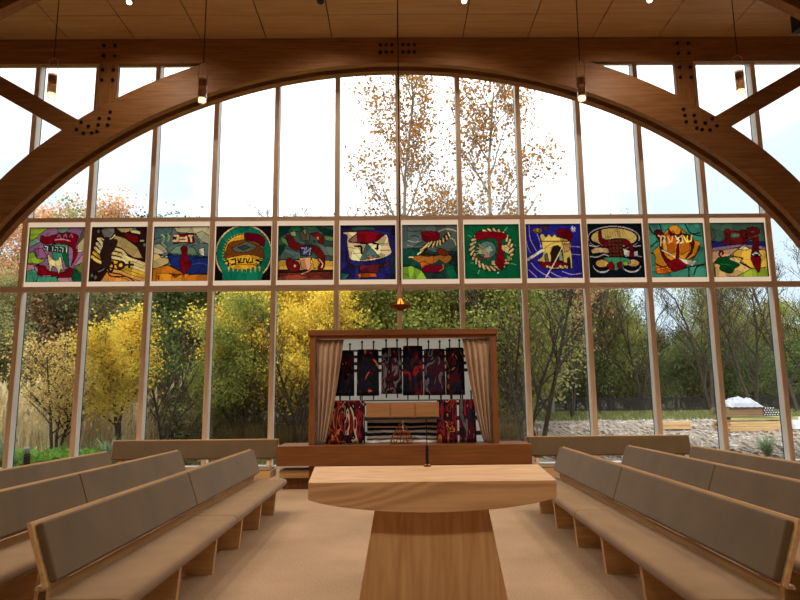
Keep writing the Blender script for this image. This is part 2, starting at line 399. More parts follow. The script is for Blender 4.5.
# ------------------------------------------------------------------ pews
def pew(sx, L, seams, name, label, group):
    """local frame: seat front edge at x=0, body towards sx*x; y from 0 (near) to L"""
    root = empty(name, (0, 0, 0)); tag(root, label, 'bench', group)
    X = lambda pts: [(sx*x, z) for x, z in pts]
    ys = [0]+seams+[L]
    MB().box(*sorted((sx*.5, sx*.08)), .02, L-.02, .325, .362).build('seat_board', BENCHW, root, bevel=.004)
    for i in range(len(ys)-1):
        a, b = ys[i]+.004, ys[i+1]-.004
        m = MB(); pr = rounded(0, .445, .355, .447, .042, 5); n = len(pr); cx = sum(p[0] for p in pr)/n; cz = sum(p[1] for p in pr)/n
        secs = [(a, .86), (a+.012, .95), (a+.035, 1)]+[(a+.035+(b-a-.07)*j/12, 1) for j in range(1, 12)]+[(b-.035, 1), (b-.012, .95), (b, .86)]
        vs = []
        for y, s in secs:
            for x, z in pr:
                crown = .010*sin(pi*min(max((x)/.47, 0), 1)) if z > .42 else 0
                vs.append((sx*(cx+(x-cx)*(1-(1-s)*.12)), y, cz+(z+crown-cz)*s))
        fs = [(j*n+k, j*n+(k+1) % n, (j+1)*n+(k+1) % n, (j+1)*n+k) for j in range(len(secs)-1) for k in range(n)]+[tuple(range(n))[::-1], tuple(range(len(vs)-n, len(vs)))]
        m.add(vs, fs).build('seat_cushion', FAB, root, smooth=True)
        # leaning back: padded panel on a wooden board
        lean = Vector((.115, .34)).normalized(); nr = Vector((lean.y, -lean.x))   # nr points away from sitter
        base = Vector((.375, .53))
        def quad(d0, d1, l0, l1):
            return [tuple(base+nr*d0+lean*l0), tuple(base+nr*d1+lean*l0), tuple(base+nr*d1+lean*l1), tuple(base+nr*d0+lean*l1)]
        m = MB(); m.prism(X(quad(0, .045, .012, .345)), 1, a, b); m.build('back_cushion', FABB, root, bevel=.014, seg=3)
    MB().prism(X(quad(.045, .072, 0, .365)), 1, -.02, L+.02).build('back_board', BENCHW, root, bevel=.003)
    MB().prism(X([(.452, .36), (.474, .36), (.474, .475), (.452, .475)]), 1, .08, L-.08).build('rear_rail', BENCHW, root)
    MB().prism(X([(.45, .475), (.54, .475), (.53, .495), (.45, .495)]), 1, .08, L-.08).build('rear_ledge', BENCHW, root)
    ns = 6
    for i in range(ns):
        y = .28+(L-.56)*i/(ns-1)
        MB().prism(X([(.13, 0), (.44, 0), (.48, .3), (.53, .5), (.575, .78), (.55, .78), (.46, .53), (.46, .5), (.46, .36), (.46, .325), (.10, .325)]), 1, y-.03, y+.03).build('support', BENCHX, root)
    return root
Lp = 5.6
rootL = pew(-1, Lp, [2.62], 'pew', 'long upholstered pew nearest the aisle on the left side', 'slanting rows of pews')
rootR = pew(1, Lp+.06, [2.85], 'pew', 'long upholstered pew nearest the aisle on the right side', 'slanting rows of pews')
def place(r, x, y, rz, label): r.location = (x, y, 0); r.rotation_euler = (0, 0, rz); r['label'] = label
place(rootL, -1.62, 3.74, radians(.4), rootL['label'])
place(rootR, 1.50, 3.6, radians(-2.1), rootR['label'])
c = copy_tree(rootL); place(c, -2.64, 3.7, radians(.4), 'middle left pew, behind the one nearest the aisle')
c = copy_tree(rootL); place(c, -3.6, 3.6, radians(.4), 'outermost left pew, third from the aisle, closest to the left edge')
c = copy_tree(rootR); place(c, 2.49, 3.75, radians(-2.1), 'middle right pew, behind the one nearest the aisle')
c = copy_tree(rootR); place(c, 3.32, 3.5, radians(-2.1), 'outermost right pew, third from the aisle, closest to the right edge')

# benches along the window, facing the room
def wallbench(x0, x1, label, slope):
    root = empty('window_bench', ((x0+x1)/2, 11.95, 0)); tag(root, label, 'bench', 'straight benches in front of the window wall'); w = (x1-x0)/2
    lean = .07
    m = MB(); m.prism([(-.05, .515), (0, .515), (lean, .835), (lean-.05, .835)], 0, -w, w); m.build('back_cushion', FABB, root, bevel=.014)
    MB().prism([(0, .50), (.028, .50), (lean+.028, .855), (lean-.045, .855), (lean-.045, .84), (lean, .84)], 0, -w-.02, w+.02).build('back_board', BENCHX, root)
    MB().box(-w, w, -.62, -.06, .22, .345).build('seat', BENCHX, root, bevel=.004)
    MB().box(-w+.02, w-.02, -.60, -.1, .345, .375).build('seat_pad', FAB, root, bevel=.012)
    for i in range(4):
        x = -w+.15+(2*w-.3)*i/3
        MB().prism([(-.5, 0), (-.12, 0), (-.02, .3), (.03, .52), (.09, .8), (.06, .8), (0, .52), (-.08, .36), (-.12, .22), (-.5, .22)], 0, x-.03, x+.03).build('support', BENCHX, root)
    return root
wallbench(-5.27, -2.28, 'straight bench with taupe back left of the ark, below the windows', 0)
wallbench(2.3, 5.27, 'straight bench with taupe back right of the ark, below the windows', 0)
struct(MB().box(-2.25, 2.25, 11.95, 12.25, 0, .4).build('trim_2', ARKW)) if False else None

# ------------------------------------------------------------------ ark
AX = .03; YA = 11.5
lo = empty('ark_cabinet_base', (AX, YA, 0)); tag(lo, 'long reddish wooden base box carrying the curtained ark', 'cabinet')
MB().box(-2.24, 2.24, 0, .95, .41, .752).build('body', ARKW, lo, bevel=.006)
MB().box(-1.68, 2.24, .08, .9, 0, .41).build('plinth', ARKW, lo)
MB().box(-2.2, -1.68, .1, .62, .2, .33).build('step_board', BENCHX, lo)
MB().box(-2.15, -1.7, .2, .5, 0, .2).build('step_support', ARKV, lo)
ark = empty('ark', (AX, YA+.2, .755)); tag(ark, 'open wooden ark with brown frame standing on the long base box', 'ark')
W = 1.71; D = .62; H = 2.06
MB().box(-W, -W+.11, 0, D, 0, H-.1).build('side_panel', ARKV, ark, bevel=.004)
MB().box(W-.11, W, 0, D, 0, H-.1).build('side_panel', ARKV, ark, bevel=.004)
MB().box(-W-.03, W+.03, -.03, D, H-.1, H).build('top_panel', ARKW, ark, bevel=.004)
WB = stripes('striped_backdrop', [(0, (225, 225, 222)), (.06, (40, 42, 46)), (.10, (210, 210, 208)), (.2, (44, 46, 50)), (.24, (215, 215, 212)), (.34, (36, 38, 42)), (.37, (215, 215, 214)),
    (.47, (228, 228, 226)), (.55, (228, 228, 226)), (.66, (44, 46, 50)), (.69, (214, 214, 212)), (.725, (40, 42, 46)), (.755, (214, 214, 212)), (.79, (44, 46, 50)), (.82, (232, 232, 228))], 0, 2.0, .004)
ntb = WB.node_tree; b_ = [n_ for n_ in ntb.nodes if n_.type == 'BSDF_PRINCIPLED'][0]; o_n = [n_ for n_ in ntb.nodes if n_.type == 'OUTPUT_MATERIAL'][0]
trn = N(ntb, 'ShaderNodeBsdfTranslucent'); mxs = N(ntb, 'ShaderNodeMixShader', Fac=.5); ntb.links.new(b_.inputs['Base Color'].links[0].from_socket, trn.inputs[0])
ntb.links.new(b_.outputs[0], mxs.inputs[1]); ntb.links.new(trn.outputs[0], mxs.inputs[2]); ntb.links.new(mxs.outputs[0], o_n.inputs[0]); mxs.inputs[0].default_value = .75
MB().add([(-W+.11, D-.012, 0), (W-.11, D-.012, 0), (W-.11, D-.012, H-.1), (-W+.11, D-.012, H-.1)], [(0, 1, 2, 3)]).build('back_cloth', WB, ark)
MB().box(-W+.12, W-.12, -.0, .03, H-.16, H-.1).build('curtain_rail', BRONZE, ark)
shelf = MB().box(-W+.11, W-.11, .2, D-.05, .765, .785).build('shelf', DARKG, ark)
rail = MB().box(-W+.3, W-.3, D-.12, D-.09, 1.70, 1.73).build('hanging_rail', BLACK, ark)
# drawer box in the middle
XM = -.015
db = MB().box(XM-.67, XM+.67, .14, D-.06, .46, .74).build('drawer_box', DRAWW, ark, bevel=.004)
for i in range(3):
    x0 = XM-.67+i*.447+.012; MB().box(x0, x0+.415, .128, .14, .475, .725).build('drawer_front', DRAWW, db, bevel=.004)
MB().box(XM-.69, XM+.69, .12, D-.06, .43, .455).build('lower_shelf', DARKG, ark)
# curtains
def curtain(s, label):
    nu, nv = 60, 40; m = MB(); vs = []
    top_w, bot_w = .49, (.16 if s < 0 else .13); hgt = 1.88
    for side in (0, 1):
        for j in range(nv+1):
            v = j/nv; w = bot_w+(top_w-bot_w)*(v**.75 if v > 0 else 0)
            for i in range(nu+1):
                u = i/nu; amp = .022+.028*(1-v)
                ph = u*pi*2*4.6+.5*sin(v*3+u*4)
                y = .05+amp*(1+sin(ph))*.9+.01*sin(u*23+v*5)+side*.008
                x = s*(W-.13-(u*w)) ; x += -s*(.06*(1-v)**2*(1-u*.0)) * (1 if v < .3 else .6)*0
                vs.append((x, y, .012+v*hgt))
    o = (nu+1)*(nv+1)
    fs = []
    for j in range(nv):
        for i in range(nu):
            a = j*(nu+1)+i; fs += [(a, a+1, a+nu+2, a+nu+1), (o+a+nu+1, o+a+nu+2, o+a+1, o+a)]
    for j in range(nv):
        a = j*(nu+1); fs.append((a, a+nu+1, o+a+nu+1, o+a)); a += nu; fs.append((a, o+a, o+a+nu+1, a+nu+1))
    for i in range(nu):
        a = i; fs.append((a, o+a, o+a+1, a+1)); a = nv*(nu+1)+i; fs.append((a, a+1, o+a+1, o+a))
    m.add(vs, fs); c = m.build('ark_curtain', CURT, None, smooth=True); c.location = (AX, YA+.2, .755)
    tag(c, label, 'curtain', 'tan curtains of the ark')
curtain(-1, 'tan curtain gathered at the left side of the ark')
curtain(1, 'tan curtain gathered at the right side of the ark')
# torah scrolls in woven mantles
navy, wine, red, org, crm, gry, blk = (22, 24, 40), (66, 14, 24), (130, 28, 30), (170, 96, 50), (176, 156, 132), (92, 90, 94), (14, 14, 20)
def scroll(px, z, h, wdt, cols, seed, label, group, rot=.3, scale=4.0, yy=12.02):
    q = at(px, 380, yy)
    root = empty('torah_scroll', (q.x, yy, z)); tag(root, label, 'torah scroll', group)
    m = MB(); k = 28; vs = []; nv = 10
    for j in range(nv+1):
        v = j/nv; tp = 1 if v < .9 else 1-.25*((v-.9)/.1)**2
        fl_ = 1+.04*(1-v)
        for i in range(k):
            a = 2*pi*i/k; ca, sa = cos(a), sin(a)
            x = wdt/2*abs(ca)**.7*(1 if ca > 0 else -1)*fl_*(1 if v < .92 else .96); y = .105*abs(sa)**.8*(1 if sa > 0 else -1)*fl_+.006*sin(a*7+v*2)
            vs.append((x, y, h*v-(.0 if v < .9 else (1-tp)*.1)))
    fs = [(j*k+i, j*k+(i+1) % k, (j+1)*k+(i+1) % k, (j+1)*k+i) for j in range(nv) for i in range(k)]+[tuple(range(k))[::-1], tuple(range(nv*k, (nv+1)*k))]
    m.add(vs, fs).build('mantle', woven('mantle_weave', cols, seed, scale, 5, rot), root, smooth=True)
    for s in (-1, 1):
        x = s*wdt*.27
        rr = MB(); b0 = -.075 if z > 1.2 else .0
        rr.tube([(x, 0, b0), (x, 0, h+.11)], .013, 8); rr.lathe([(0, h+.1), (.02, h+.105), (.025, h+.125), (.0, h+.15)], (x, 0, 0), 10)
        rr.build('roller', BLACK, root)
    return root
GT, GB = 'scrolls on the upper shelf of the ark', 'scrolls on the lower level of the ark'
zt = 1.62; F = lambda x: x/2.963+270
scroll(F(222), zt, .84, .34, [blk, navy, navy, wine, blk, org], 1, 'dark scroll mantle with thin red flames, upper row by the left curtain', GT)
scroll(F(290), zt, .88, .40, [blk, navy, blk, navy, blk, wine, org], 2, 'navy scroll mantle with orange-red flame, second from left in upper row', GT)
scroll(F(361), zt+.03, .88, .38, [blk, blk, gry, blk, wine, gry, blk], 3.3, 'black and grey scroll mantle with wine red shapes, third in upper row', GT, rot=-.2)
scroll(F(424), zt, .94, .37, [navy, blk, navy, wine, red, navy], 4, 'navy scroll mantle with dark red centre, fourth in upper row', GT)
scroll(F(488), zt, .88, .39, [navy, navy, wine, navy, gry, blk], 5, 'burgundy and grey scroll mantle, fifth in upper row', GT)
scroll(F(549), zt, .9, .34, [blk, blk, navy, wine, blk, (130, 84, 36), blk], 6, 'black scroll mantle with golden flames, upper row by the right curtain', GT)
scroll(F(194), .765, .80, .34, [blk, navy, red, blk, org, wine, blk], 7, 'dark mantle with red and orange streaks beside the left curtain, lower level', GB, scale=5, yy=11.92)
scroll(F(252), .765, .80, .36, [navy, red, wine, blk, crm, red, blk], 8, 'bright red flame mantle left of the drawers, lower level', GB, scale=4.5, yy=11.92)
scroll(F(522), .765, .80, .37, [blk, navy, red, wine, blk, org, blk], 9.6, 'black mantle with red and orange flames right of the drawers, lower level', GB, rot=-.5, scale=4.5, yy=11.92)
scroll(F(582), .765, .80, .30, [navy, gry, wine, navy, red], 10, 'grey and red mantle beside the right curtain, lower level', GB, yy=11.92)
# folded striped shawls under the drawers
SH = stripes('shawl_stripes', [(0, (214, 212, 206)), (.18, (90, 90, 92)), (.26, (205, 204, 200)), (.36, (30, 30, 36)), (.50, (170, 170, 170)), (.60, (24, 24, 30)), (.70, (190, 190, 188)), (.78, (26, 26, 32)), (.92, (180, 180, 178))], 0, .42, .012)
for i, (xa, xb) in enumerate(((-.66, -.01), (.01, .66))):
    m = MB(); vs = []; nu, nv = 36, 18
    for side in (0, 1):
        for j in range(nv+1):
            for u in range(nu+1):
                x = XM+xa+(xb-xa)*u/nu; z = .42*j/nv
                y = .02*sin(x*11+z*6+i)+.025*abs(sin(z*22+.6*sin(x*6)))+side*.07; vs.append((x, y, z))
    o_ = (nu+1)*(nv+1); fs = []
    for j in range(nv):
        for u in range(nu):
            a = j*(nu+1)+u; fs += [(a, a+1, a+nu+2, a+nu+1), (o_+a+nu+1, o_+a+nu+2, o_+a+1, o_+a)]
        a = j*(nu+1); fs.append((a, a+nu+1, o_+a+nu+1, o_+a)); a += nu; fs.append((a, o_+a, o_+a+nu+1, a+nu+1))
    for u in range(nu):
        fs.append((u, o_+u, o_+u+1, u+1)); a = nv*(nu+1)+u; fs.append((a, a+1, o_+a+1, o_+a))
    s = m.add(vs, fs).build('striped_shawl', SH, None, smooth=True); s.location = (AX, YA+.48, .76)
    tag(s, ('folded black and white striped shawl, left half under the drawers', 'folded black and white striped shawl, right half under the drawers')[i], 'shawl', 'striped shawls in the ark')
# ornate crown-shaped breastplate
q = at(F(390), 430, 11.8)
o = empty('ornament_plate', (q.x, 11.83, .758)); tag(o, 'brown openwork crown-shaped ornament standing before the striped shawls', 'ornament')
m = MB()
m.tube([(-.2, 0, .01), (-.17, 0, .12), (-.1, 0, .24), (-.04, 0, .33), (0, 0, .37), (.04, 0, .33), (.1, 0, .24), (.17, 0, .12), (.2, 0, .01), (-.2, 0, .01)], .013, 6)
m.build('rim', BRONZE, o)
m = MB()
m.tube([(-.15, 0, .12), (.15, 0, .12)], .010, 6); m.tube([(-.1, 0, .22), (.1, 0, .22)], .010, 6)
for x in (-.1, -.03, .04, .11): m.tube([(x, 0, .01), (x*.7, 0, .13), (x*.4, 0, .28)], .008, 5)
for cx, cz in ((-.08, .17), (.08, .17), (0, .17), (-.11, .06), (.11, .06), (0, .06)):
    m.tube([(cx+.03*cos(a*pi/4), 0, cz+.03*sin(a*pi/4)) for a in range(9)], .007, 5)
m.build('tracery', BRONZE, o)
MB().lathe([(0, .36), (.02, .37), (.025, .39), (0, .42)], k=10).build('finial', BRONZE, o)

# ------------------------------------------------------------------ reading table
TX = .105
tb = empty('reading_table', (TX, 4.2, 0)); tag(tb, 'pale wooden reading table with curved underside and tapering pedestal', 'table')
m = MB(); n = 24; vs = []
for (y, w, dz) in ((0, .79, 0), (.74, .84, .028)):
    for i in range(n+1):
        u = -1+2*i/n; vs.append((u*w, y, 1.0+dz))
    for i in range(n+1):
        u = -1+2*i/n; vs.append((u*(w-.0), y, .893-.085*(1-u*u)**.8+dz*0))
k = 2*(n+1)
fs = []
for i in range(n):
    fs.append((i, i+1, k+i+1, k+i)); fs.append((n+1+i, k+n+1+i, k+n+2+i, n+2+i))
    fs.append((i, n+1+i, n+2+i, i+1)); fs.append((k+i, k+i+1, k+n+2+i, k+n+1+i))
fs += [(0, k, k+n+1, n+1), (n, n+n+1, k+n+n+1, k+n)]
m.add(vs, fs).build('table_top', TABW, tb, bevel=.004)
m = MB(); y0, y1 = .10, .66
vs = [(-.37, y0+.03, .815), (.37, y0+.03, .815), (.37, y1-.03, .815), (-.37, y1-.03, .815), (-.52, y0-.02, 0), (.52, y0-.02, 0), (.52, y1+.02, 0), (-.52, y1+.02, 0)]
m.add(vs, [(0, 1, 2, 3), (7, 6, 5, 4), (0, 4, 5, 1), (1, 5, 6, 2), (2, 6, 7, 3), (3, 7, 4, 0)]).build('pedestal', TABV, tb, bevel=.012)
MB().box(-.36, .36, .16, .6, .80, .86).build('neck', TABV, tb)
# microphone
q = at(427.3, 466.5, 4.88)
mc = empty('gooseneck_microphone', (q.x, 4.88, 1.0255)); tag(mc, 'thin black gooseneck microphone standing on the back edge of the table', 'microphone')
MB().lathe([(0, 0), (.028, 0), (.026, .012), (.008, .02), (0, .02)], k=16).build('base', BRONZE, mc)
MB().tube([(0, 0, .012), (0, 0, .15)], [.012, .012], 10).build('handle', BLACK, mc)
gn = MB().tube([(0, 0, .15), (-.002, 0, .28), (-.004, -.02, .33)], .0035, 6).build('gooseneck', BLACK, mc)
MB().tube([(-.004, -.018, .325), (-.004, -.05, .352)], [.005, .006], 8).build('capsule', BLACK, gn)
# ================================================================== STAINED GLASS
G = 104
class Art:
    """a small painter: one quad of glass per cell, shapes traced in picture units of the panel"""
    def __init__(s, rect, bg, seed=0, cells=40, jit=.12):
        s.x0, s.y0, s.x1, s.y1 = rect
        u = (np.arange(G)+.5)/G; s.X, s.Y = np.meshgrid(s.x0+u*(s.x1-s.x0), s.y0+u*(s.y1-s.y0))
        s.C = np.zeros((G, G, 3)); s.C[:] = bg; s.j = np.ones((G, G)); s.L = np.zeros((G, G), bool)
        r = np.random.default_rng(seed); px = r.uniform(s.x0, s.x1, cells); py = r.uniform(s.y0, s.y1, cells)
        d = np.hypot(s.X[..., None]-px, s.Y[..., None]-py); idx = d.argsort(-1); a = idx[..., 0]
        ds = np.sort(d, -1); s.crack = (ds[..., 1]-ds[..., 0]) < 4
        s.j = r.uniform(1-jit, 1+jit, cells)[a]
        s.n = 1
    def put(s, m, c): s.C[m] = c
    def inside(s, pts):
        m = np.zeros((G, G), bool); n = len(pts)
        for i in range(n):
            (xa, ya), (xb, yb) = pts[i], pts[(i+1) % n]
            if ya == yb: continue
            c = ((s.Y >= min(ya, yb)) & (s.Y < max(ya, yb))); xi = xa+(s.Y-ya)*(xb-xa)/(yb-ya); m ^= c & (s.X < xi)
        return m
    def near(s, pts, w):
        m = np.zeros((G, G), bool)
        for (xa, ya), (xb, yb) in zip(pts[:-1], pts[1:]):
            dx, dy = xb-xa, yb-ya; L = dx*dx+dy*dy+1e-9; t = np.clip(((s.X-xa)*dx+(s.Y-ya)*dy)/L, 0, 1)
            m |= np.hypot(s.X-xa-t*dx, s.Y-ya-t*dy) < w/2
        return m
    def P(s, c, *pts, lead=5): 
        pts = sm(pts) if len(pts) > 7 else pts
        s.put(s.inside(pts), c)
        if lead: s.put(s.near(list(pts)+[pts[0]], lead), (22, 16, 14))
        return s
    def S(s, c, w, *pts, curve=True): s.put(s.near(sm(pts, False) if curve and len(pts) > 2 else pts, w), c); return s
    def E(s, c, cx, cy, rx, ry, lead=5, rot=0):
        pts = [(cx+rx*cos(a)*cos(rot)-ry*sin(a)*sin(rot), cy+rx*cos(a)*sin(rot)+ry*sin(a)*cos(rot)) for a in np.linspace(0, 2*pi, 33)[:-1]]
        s.put(s.inside(pts), c)
        if lead: s.put(s.near(pts+[pts[0]], lead), (22, 16, 14))
        return s
    def mesh(s):
        C = s.C*s.j[..., None]; C[s.crack] *= .8
        C = np.clip(C/255, 0, 1); C = np.where(C <= .04045, C/12.92, ((C+.055)/1.055)**2.4)
        return C
def sm(pts, closed=True, k=4):
    """Catmull-Rom through the points"""
    n = len(pts); o = []
    rngi = range(n) if closed else range(n-1)
    for i in rngi:
        if closed: p0, p1, p2, p3 = pts[i-1], pts[i], pts[(i+1) % n], pts[(i+2) % n]
        else: p0, p1, p2, p3 = pts[max(i-1, 0)], pts[i], pts[i+1], pts[min(i+2, n-1)]
        for j in range(k):
            t = j/k
            o.append(tuple(.5*(2*p1[a]+(p2[a]-p0[a])*t+(2*p0[a]-5*p1[a]+4*p2[a]-p3[a])*t*t+(-p0[a]+3*p1[a]-3*p2[a]+p3[a])*t**3) for a in (0, 1)))
    if not closed: o.append(pts[-1])
    return o
# palette
RED = (120, 8, 22); DRED = (92, 8, 18); CRM = (236, 212, 152); PNK = (206, 140, 150); LIL = (150, 104, 136); GRN = (12, 92, 56); DGRN = (10, 58, 42)
TEAL = (70, 150, 120); BLU = (40, 40, 130); NAV = (30, 28, 84); YEL = (236, 178, 56); ORA = (236, 132, 30); LIM = (150, 180, 50); BRN = (66, 28, 20); BK = (16, 12, 16); GRY = (96, 108, 104)
arts = []
# 1
a = Art((58, 84, 512, 528), LIL, 1)
a.P(LIM, (60, 86), (210, 86), (150, 130), (90, 190), (60, 240)); a.P((126, 170, 150), (60, 250), (110, 220), (150, 200), (120, 170), (60, 200))
a.P((110, 140, 120), (280, 86), (380, 86), (350, 130), (290, 130)); a.P((100, 96, 80), (490, 100), (512, 86), (512, 200), (450, 230))
a.P((214, 190, 140), (450, 230), (512, 150), (512, 280), (460, 290)); a.P(PNK, (430, 400), (512, 290), (512, 370), (430, 400))
a.P(LIM, (58, 290), (100, 280), (130, 330), (200, 350), (150, 380), (58, 370)); a.P(PNK, (50, 380), (110, 385), (120, 430), (50, 440))
a.P(TEAL, (50, 440), (120, 420), (160, 480), (130, 528), (50, 528)); a.P(TEAL, (150, 485), (300, 480), (320, 528), (140, 528)); a.P(PNK, (310, 490), (420, 485), (440, 528), (320, 528))
a.P(GRN, (415, 430), (440, 420), (512, 480), (512, 528), (440, 528)); a.P((110, 130, 60), (440, 420), (512, 360), (512, 460))
a.P((150, 90, 130), (105, 260), (170, 250), (220, 330), (140, 340)); a.P(TEAL, (250, 220), (380, 225), (370, 300), (330, 380), (270, 350), (250, 280)); a.P(GRN, (330, 290), (380, 250), (395, 400), (430, 430), (370, 400))
a.P(RED, (150, 150), (200, 160), (270, 140), (370, 125), (450, 150), (450, 200), (440, 250), (460, 300), (430, 370), (412, 400), (425, 300), (395, 240), (280, 212), (200, 220), (155, 205))
a.P(RED, (120, 388), (200, 395), (230, 430), (350, 450), (380, 420), (430, 420), (420, 485), (320, 488), (250, 470), (150, 470), (150, 420))
a.S(PNK, 10, (270, 185), (330, 180), (390, 195)); 
for x in (300, 350, 398): a.S(LIL, 9, (x-14, 160), (x, 140), (x+10, 165))
a.P((30, 50, 44), (176, 228), (250, 230), (385, 252), (385, 292), (320, 290), (250, 280), (190, 272))
for x, w_ in ((205, 1), (248, 0), (290, 1), (330, 1), (362, 0)):
    a.S((206, 206, 190), 8, (x-16*w_, 236+(x-200)*.08), (x+6, 240+(x-200)*.1), (x+6, 268+(x-200)*.12), curve=False)
    if w_: a.S((206, 206, 190), 6, (x-14, 262+(x-200)*.12), (x-14, 256+(x-200)*.1))
a.P(CRM, (220, 300), (240, 320), (265, 345), (300, 350), (320, 318), (335, 360), (345, 400), (365, 455), (335, 420), (318, 465), (300, 420), (265, 400), (245, 450), (235, 390), (222, 350))
arts.append((a, 'purple and green stained glass panel with cream animals, leftmost of the row'))
# 2
a = Art((50, 78, 500, 522), (46, 20, 18), 2)
a.P((206, 176, 110), (235, 82), (380, 82), (450, 130), (400, 100), (300, 130)); a.P((190, 156, 96), (225, 140), (320, 170), (420, 240), (480, 345), (400, 330), (340, 290), (240, 230))
a.P(RED, (300, 120), (350, 130), (390, 150), (420, 145), (430, 210), (380, 205), (330, 170)); a.P(CRM, (352, 110), (380, 95), (440, 115), (440, 140), (370, 125)); a.E(CRM, 458, 192, 22, 10)
for k, c in enumerate((CRM, (206, 186, 130), CRM, YEL, (240, 200, 100))):
    o = k*36; a.S(c, 22, (105-o*.3, 175+o), (130-o*.2, 205+o), (150, 240+o*.9))
a.P((52, 18, 16), (215, 235), (300, 250), (380, 320), (500, 350), (500, 515), (420, 522), (200, 440), (215, 330), lead=0)
for k, c in enumerate((CRM, (214, 184, 110), CRM, YEL, (230, 180, 60), (246, 170, 90), (236, 150, 60))):
    o = k*34; a.S(c, 22, (230-k*6, 255+o), (300, 275+o), (350, 330+o*.8), (420, 355+o*.8), (500, 385+o*.75))
a.P((240, 150, 70), (190, 440), (230, 480), (340, 495), (380, 522), (140, 522)); 
for k in range(4): a.S((52, 18, 16), 8, (190, 430+k*0), (225, 478), (340, 480), (420, 522))
a.S((52, 18, 16), 16, (230, 360), (240, 400), (225, 440), (200, 420)); a.E((60, 30, 20), 298, 388, 34, 34); a.E(YEL, 298, 388, 18, 18); a.S((40, 20, 20), 14, (330, 385), (400, 385)); a.S((40, 20, 20), 14, (366, 360), (366, 410))
a.P((120, 110, 104), (120, 100), (150, 82), (225, 86), (235, 120), (200, 165), (150, 160), (130, 130)); a.S(CRM, 8, (120, 165), (160, 185), (210, 170), (235, 140))
a.P((52, 30, 26), (150, 185), (240, 178), (258, 200), (240, 260), (215, 300), (220, 370), (190, 420), (150, 440), (145, 370), (125, 300), (145, 230)); a.S((150, 150, 150), 8, (120, 440), (150, 428), (165, 415))
for x, y in ((100, 110), (70, 470), (100, 485), (395, 90), (480, 225)): a.E((110, 130, 100), x, y, 12, 16, 3)
arts.append((a, 'dark brown stained glass panel with wavy gold bands, second from the left'))
# 3
a = Art((52, 74, 502, 518), (96, 112, 110), 3)
a.P((206, 186, 146), (205, 80), (370, 74), (502, 74), (502, 220), (430, 205), (380, 130), (240, 120)); a.P((170, 160, 130), (385, 130), (440, 110), (502, 150), (502, 220), (440, 200))
a.P((84, 104, 104), (52, 74), (200, 74), (190, 130), (52, 180)); a.P((200, 180, 150), (52, 220), (100, 210), (150, 250), (170, 280), (110, 300), (52, 290)); a.P((220, 186, 120), (52, 290), (110, 300), (180, 340), (180, 370), (120, 400), (80, 415), (52, 410))
a.P((110, 140, 110), (180, 290), (230, 235), (310, 220), (380, 250), (420, 310), (300, 300)); a.P((30, 44, 110), (190, 300), (502, 325), (502, 465), (330, 462), (200, 395), (170, 310)); a.S((60, 80, 150), 6, (360, 385), (440, 372), (500, 390))
a.P((214, 120, 30), (52, 420), (170, 385), (300, 450), (350, 465), (502, 462), (502, 518), (52, 518)); a.P((236, 150, 40), (90, 450), (220, 455), (300, 470), (290, 515), (90, 515)); a.P((150, 60, 20), (205, 460), (280, 460), (240, 490)); a.S((150, 60, 20), 16, (105, 475), (105, 500))
a.S((40, 24, 20), 16, (180, 290), (170, 310), (130, 320), (105, 300)); a.E((200, 200, 190), 125, 318, 12, 8); a.E((200, 200, 190), 160, 318, 10, 8)
a.S((150, 190, 110), 12, (112, 140), (135, 160), (120, 210)); a.S((150, 190, 110), 12, (160, 130), (175, 160), (165, 190)); a.S((150, 190, 110), 12, (125, 215), (150, 240))
a.P(RED, (205, 140), (260, 130), (370, 130), (385, 200), (350, 215), (290, 205), (210, 215))
a.S(CRM, 17, (215, 145), (245, 150), (243, 190), (210, 190), curve=False); a.S(CRM, 15, (262, 165), (300, 165), curve=False); a.S(CRM, 15, (262, 190), (318, 190), (312, 160), curve=False); a.S(CRM, 14, (335, 148), (360, 148), (345, 150), (355, 195), curve=False)
a.P((120, 10, 24), (300, 230), (325, 245), (330, 320), (365, 380), (330, 430), (305, 470), (280, 420), (268, 370), (280, 290), (272, 250))
a.P((226, 216, 196), (418, 260), (460, 245), (468, 318), (425, 300)); a.S((30, 26, 30), 12, (410, 325), (495, 325))
arts.append((a, 'third stained glass panel from the left, blue sea, white sail, orange sand'))
# 4
a = Art((48, 72, 506, 515), (26, 12, 16), 4)
a.E((214, 186, 130), 278, 293, 238, 236); a.E((14, 110, 84), 278, 293, 222, 220)
for i in range(36):
    t = i*2*pi/36; a.S((20, 84, 66), 3, (278+180*cos(t), 290+175*sin(t)), (278+220*cos(t), 290+218*sin(t)))
for i in range(40):
    t = i*2*pi/40; a.P(YEL, (272+140*cos(t-.06), 288+125*sin(t-.06)), (272+176*cos(t), 288+168*sin(t)), (272+140*cos(t+.06), 288+125*sin(t+.06)), lead=0)
a.E((226, 160, 40), 275, 275, 155, 138); a.P((18, 118, 90), (105, 400), (450, 400), (430, 515), (110, 515), lead=0)
a.P((120, 60, 22), (120, 330), (135, 260), (160, 205), (230, 190), (300, 180), (370, 195), (420, 230), (450, 330), (370, 310), (278, 305), (190, 320)); a.P((90, 96, 80), (180, 250), (300, 195), (400, 240), (300, 290), (200, 280)); a.P((60, 70, 66), (225, 245), (280, 225), (330, 245), (270, 265))
a.P((96, 6, 22), (285, 130), (330, 128), (420, 145), (450, 180), (445, 240), (420, 230), (380, 195), (290, 185))
a.P((226, 176, 50), (120, 350), (278, 318), (430, 350), (420, 372), (278, 350), (130, 378), lead=0)
a.P((230, 170, 40), (150, 400), (200, 385), (350, 385), (400, 395), (330, 420), (270, 425), (210, 418)); 
for x in range(150, 410, 36): a.P(YEL, (x, 400), (x+18, 400), (x+12, 450), lead=0)
for x0 in (120, 180, 240, 305, 385):
    pass
K = (14, 10, 12)
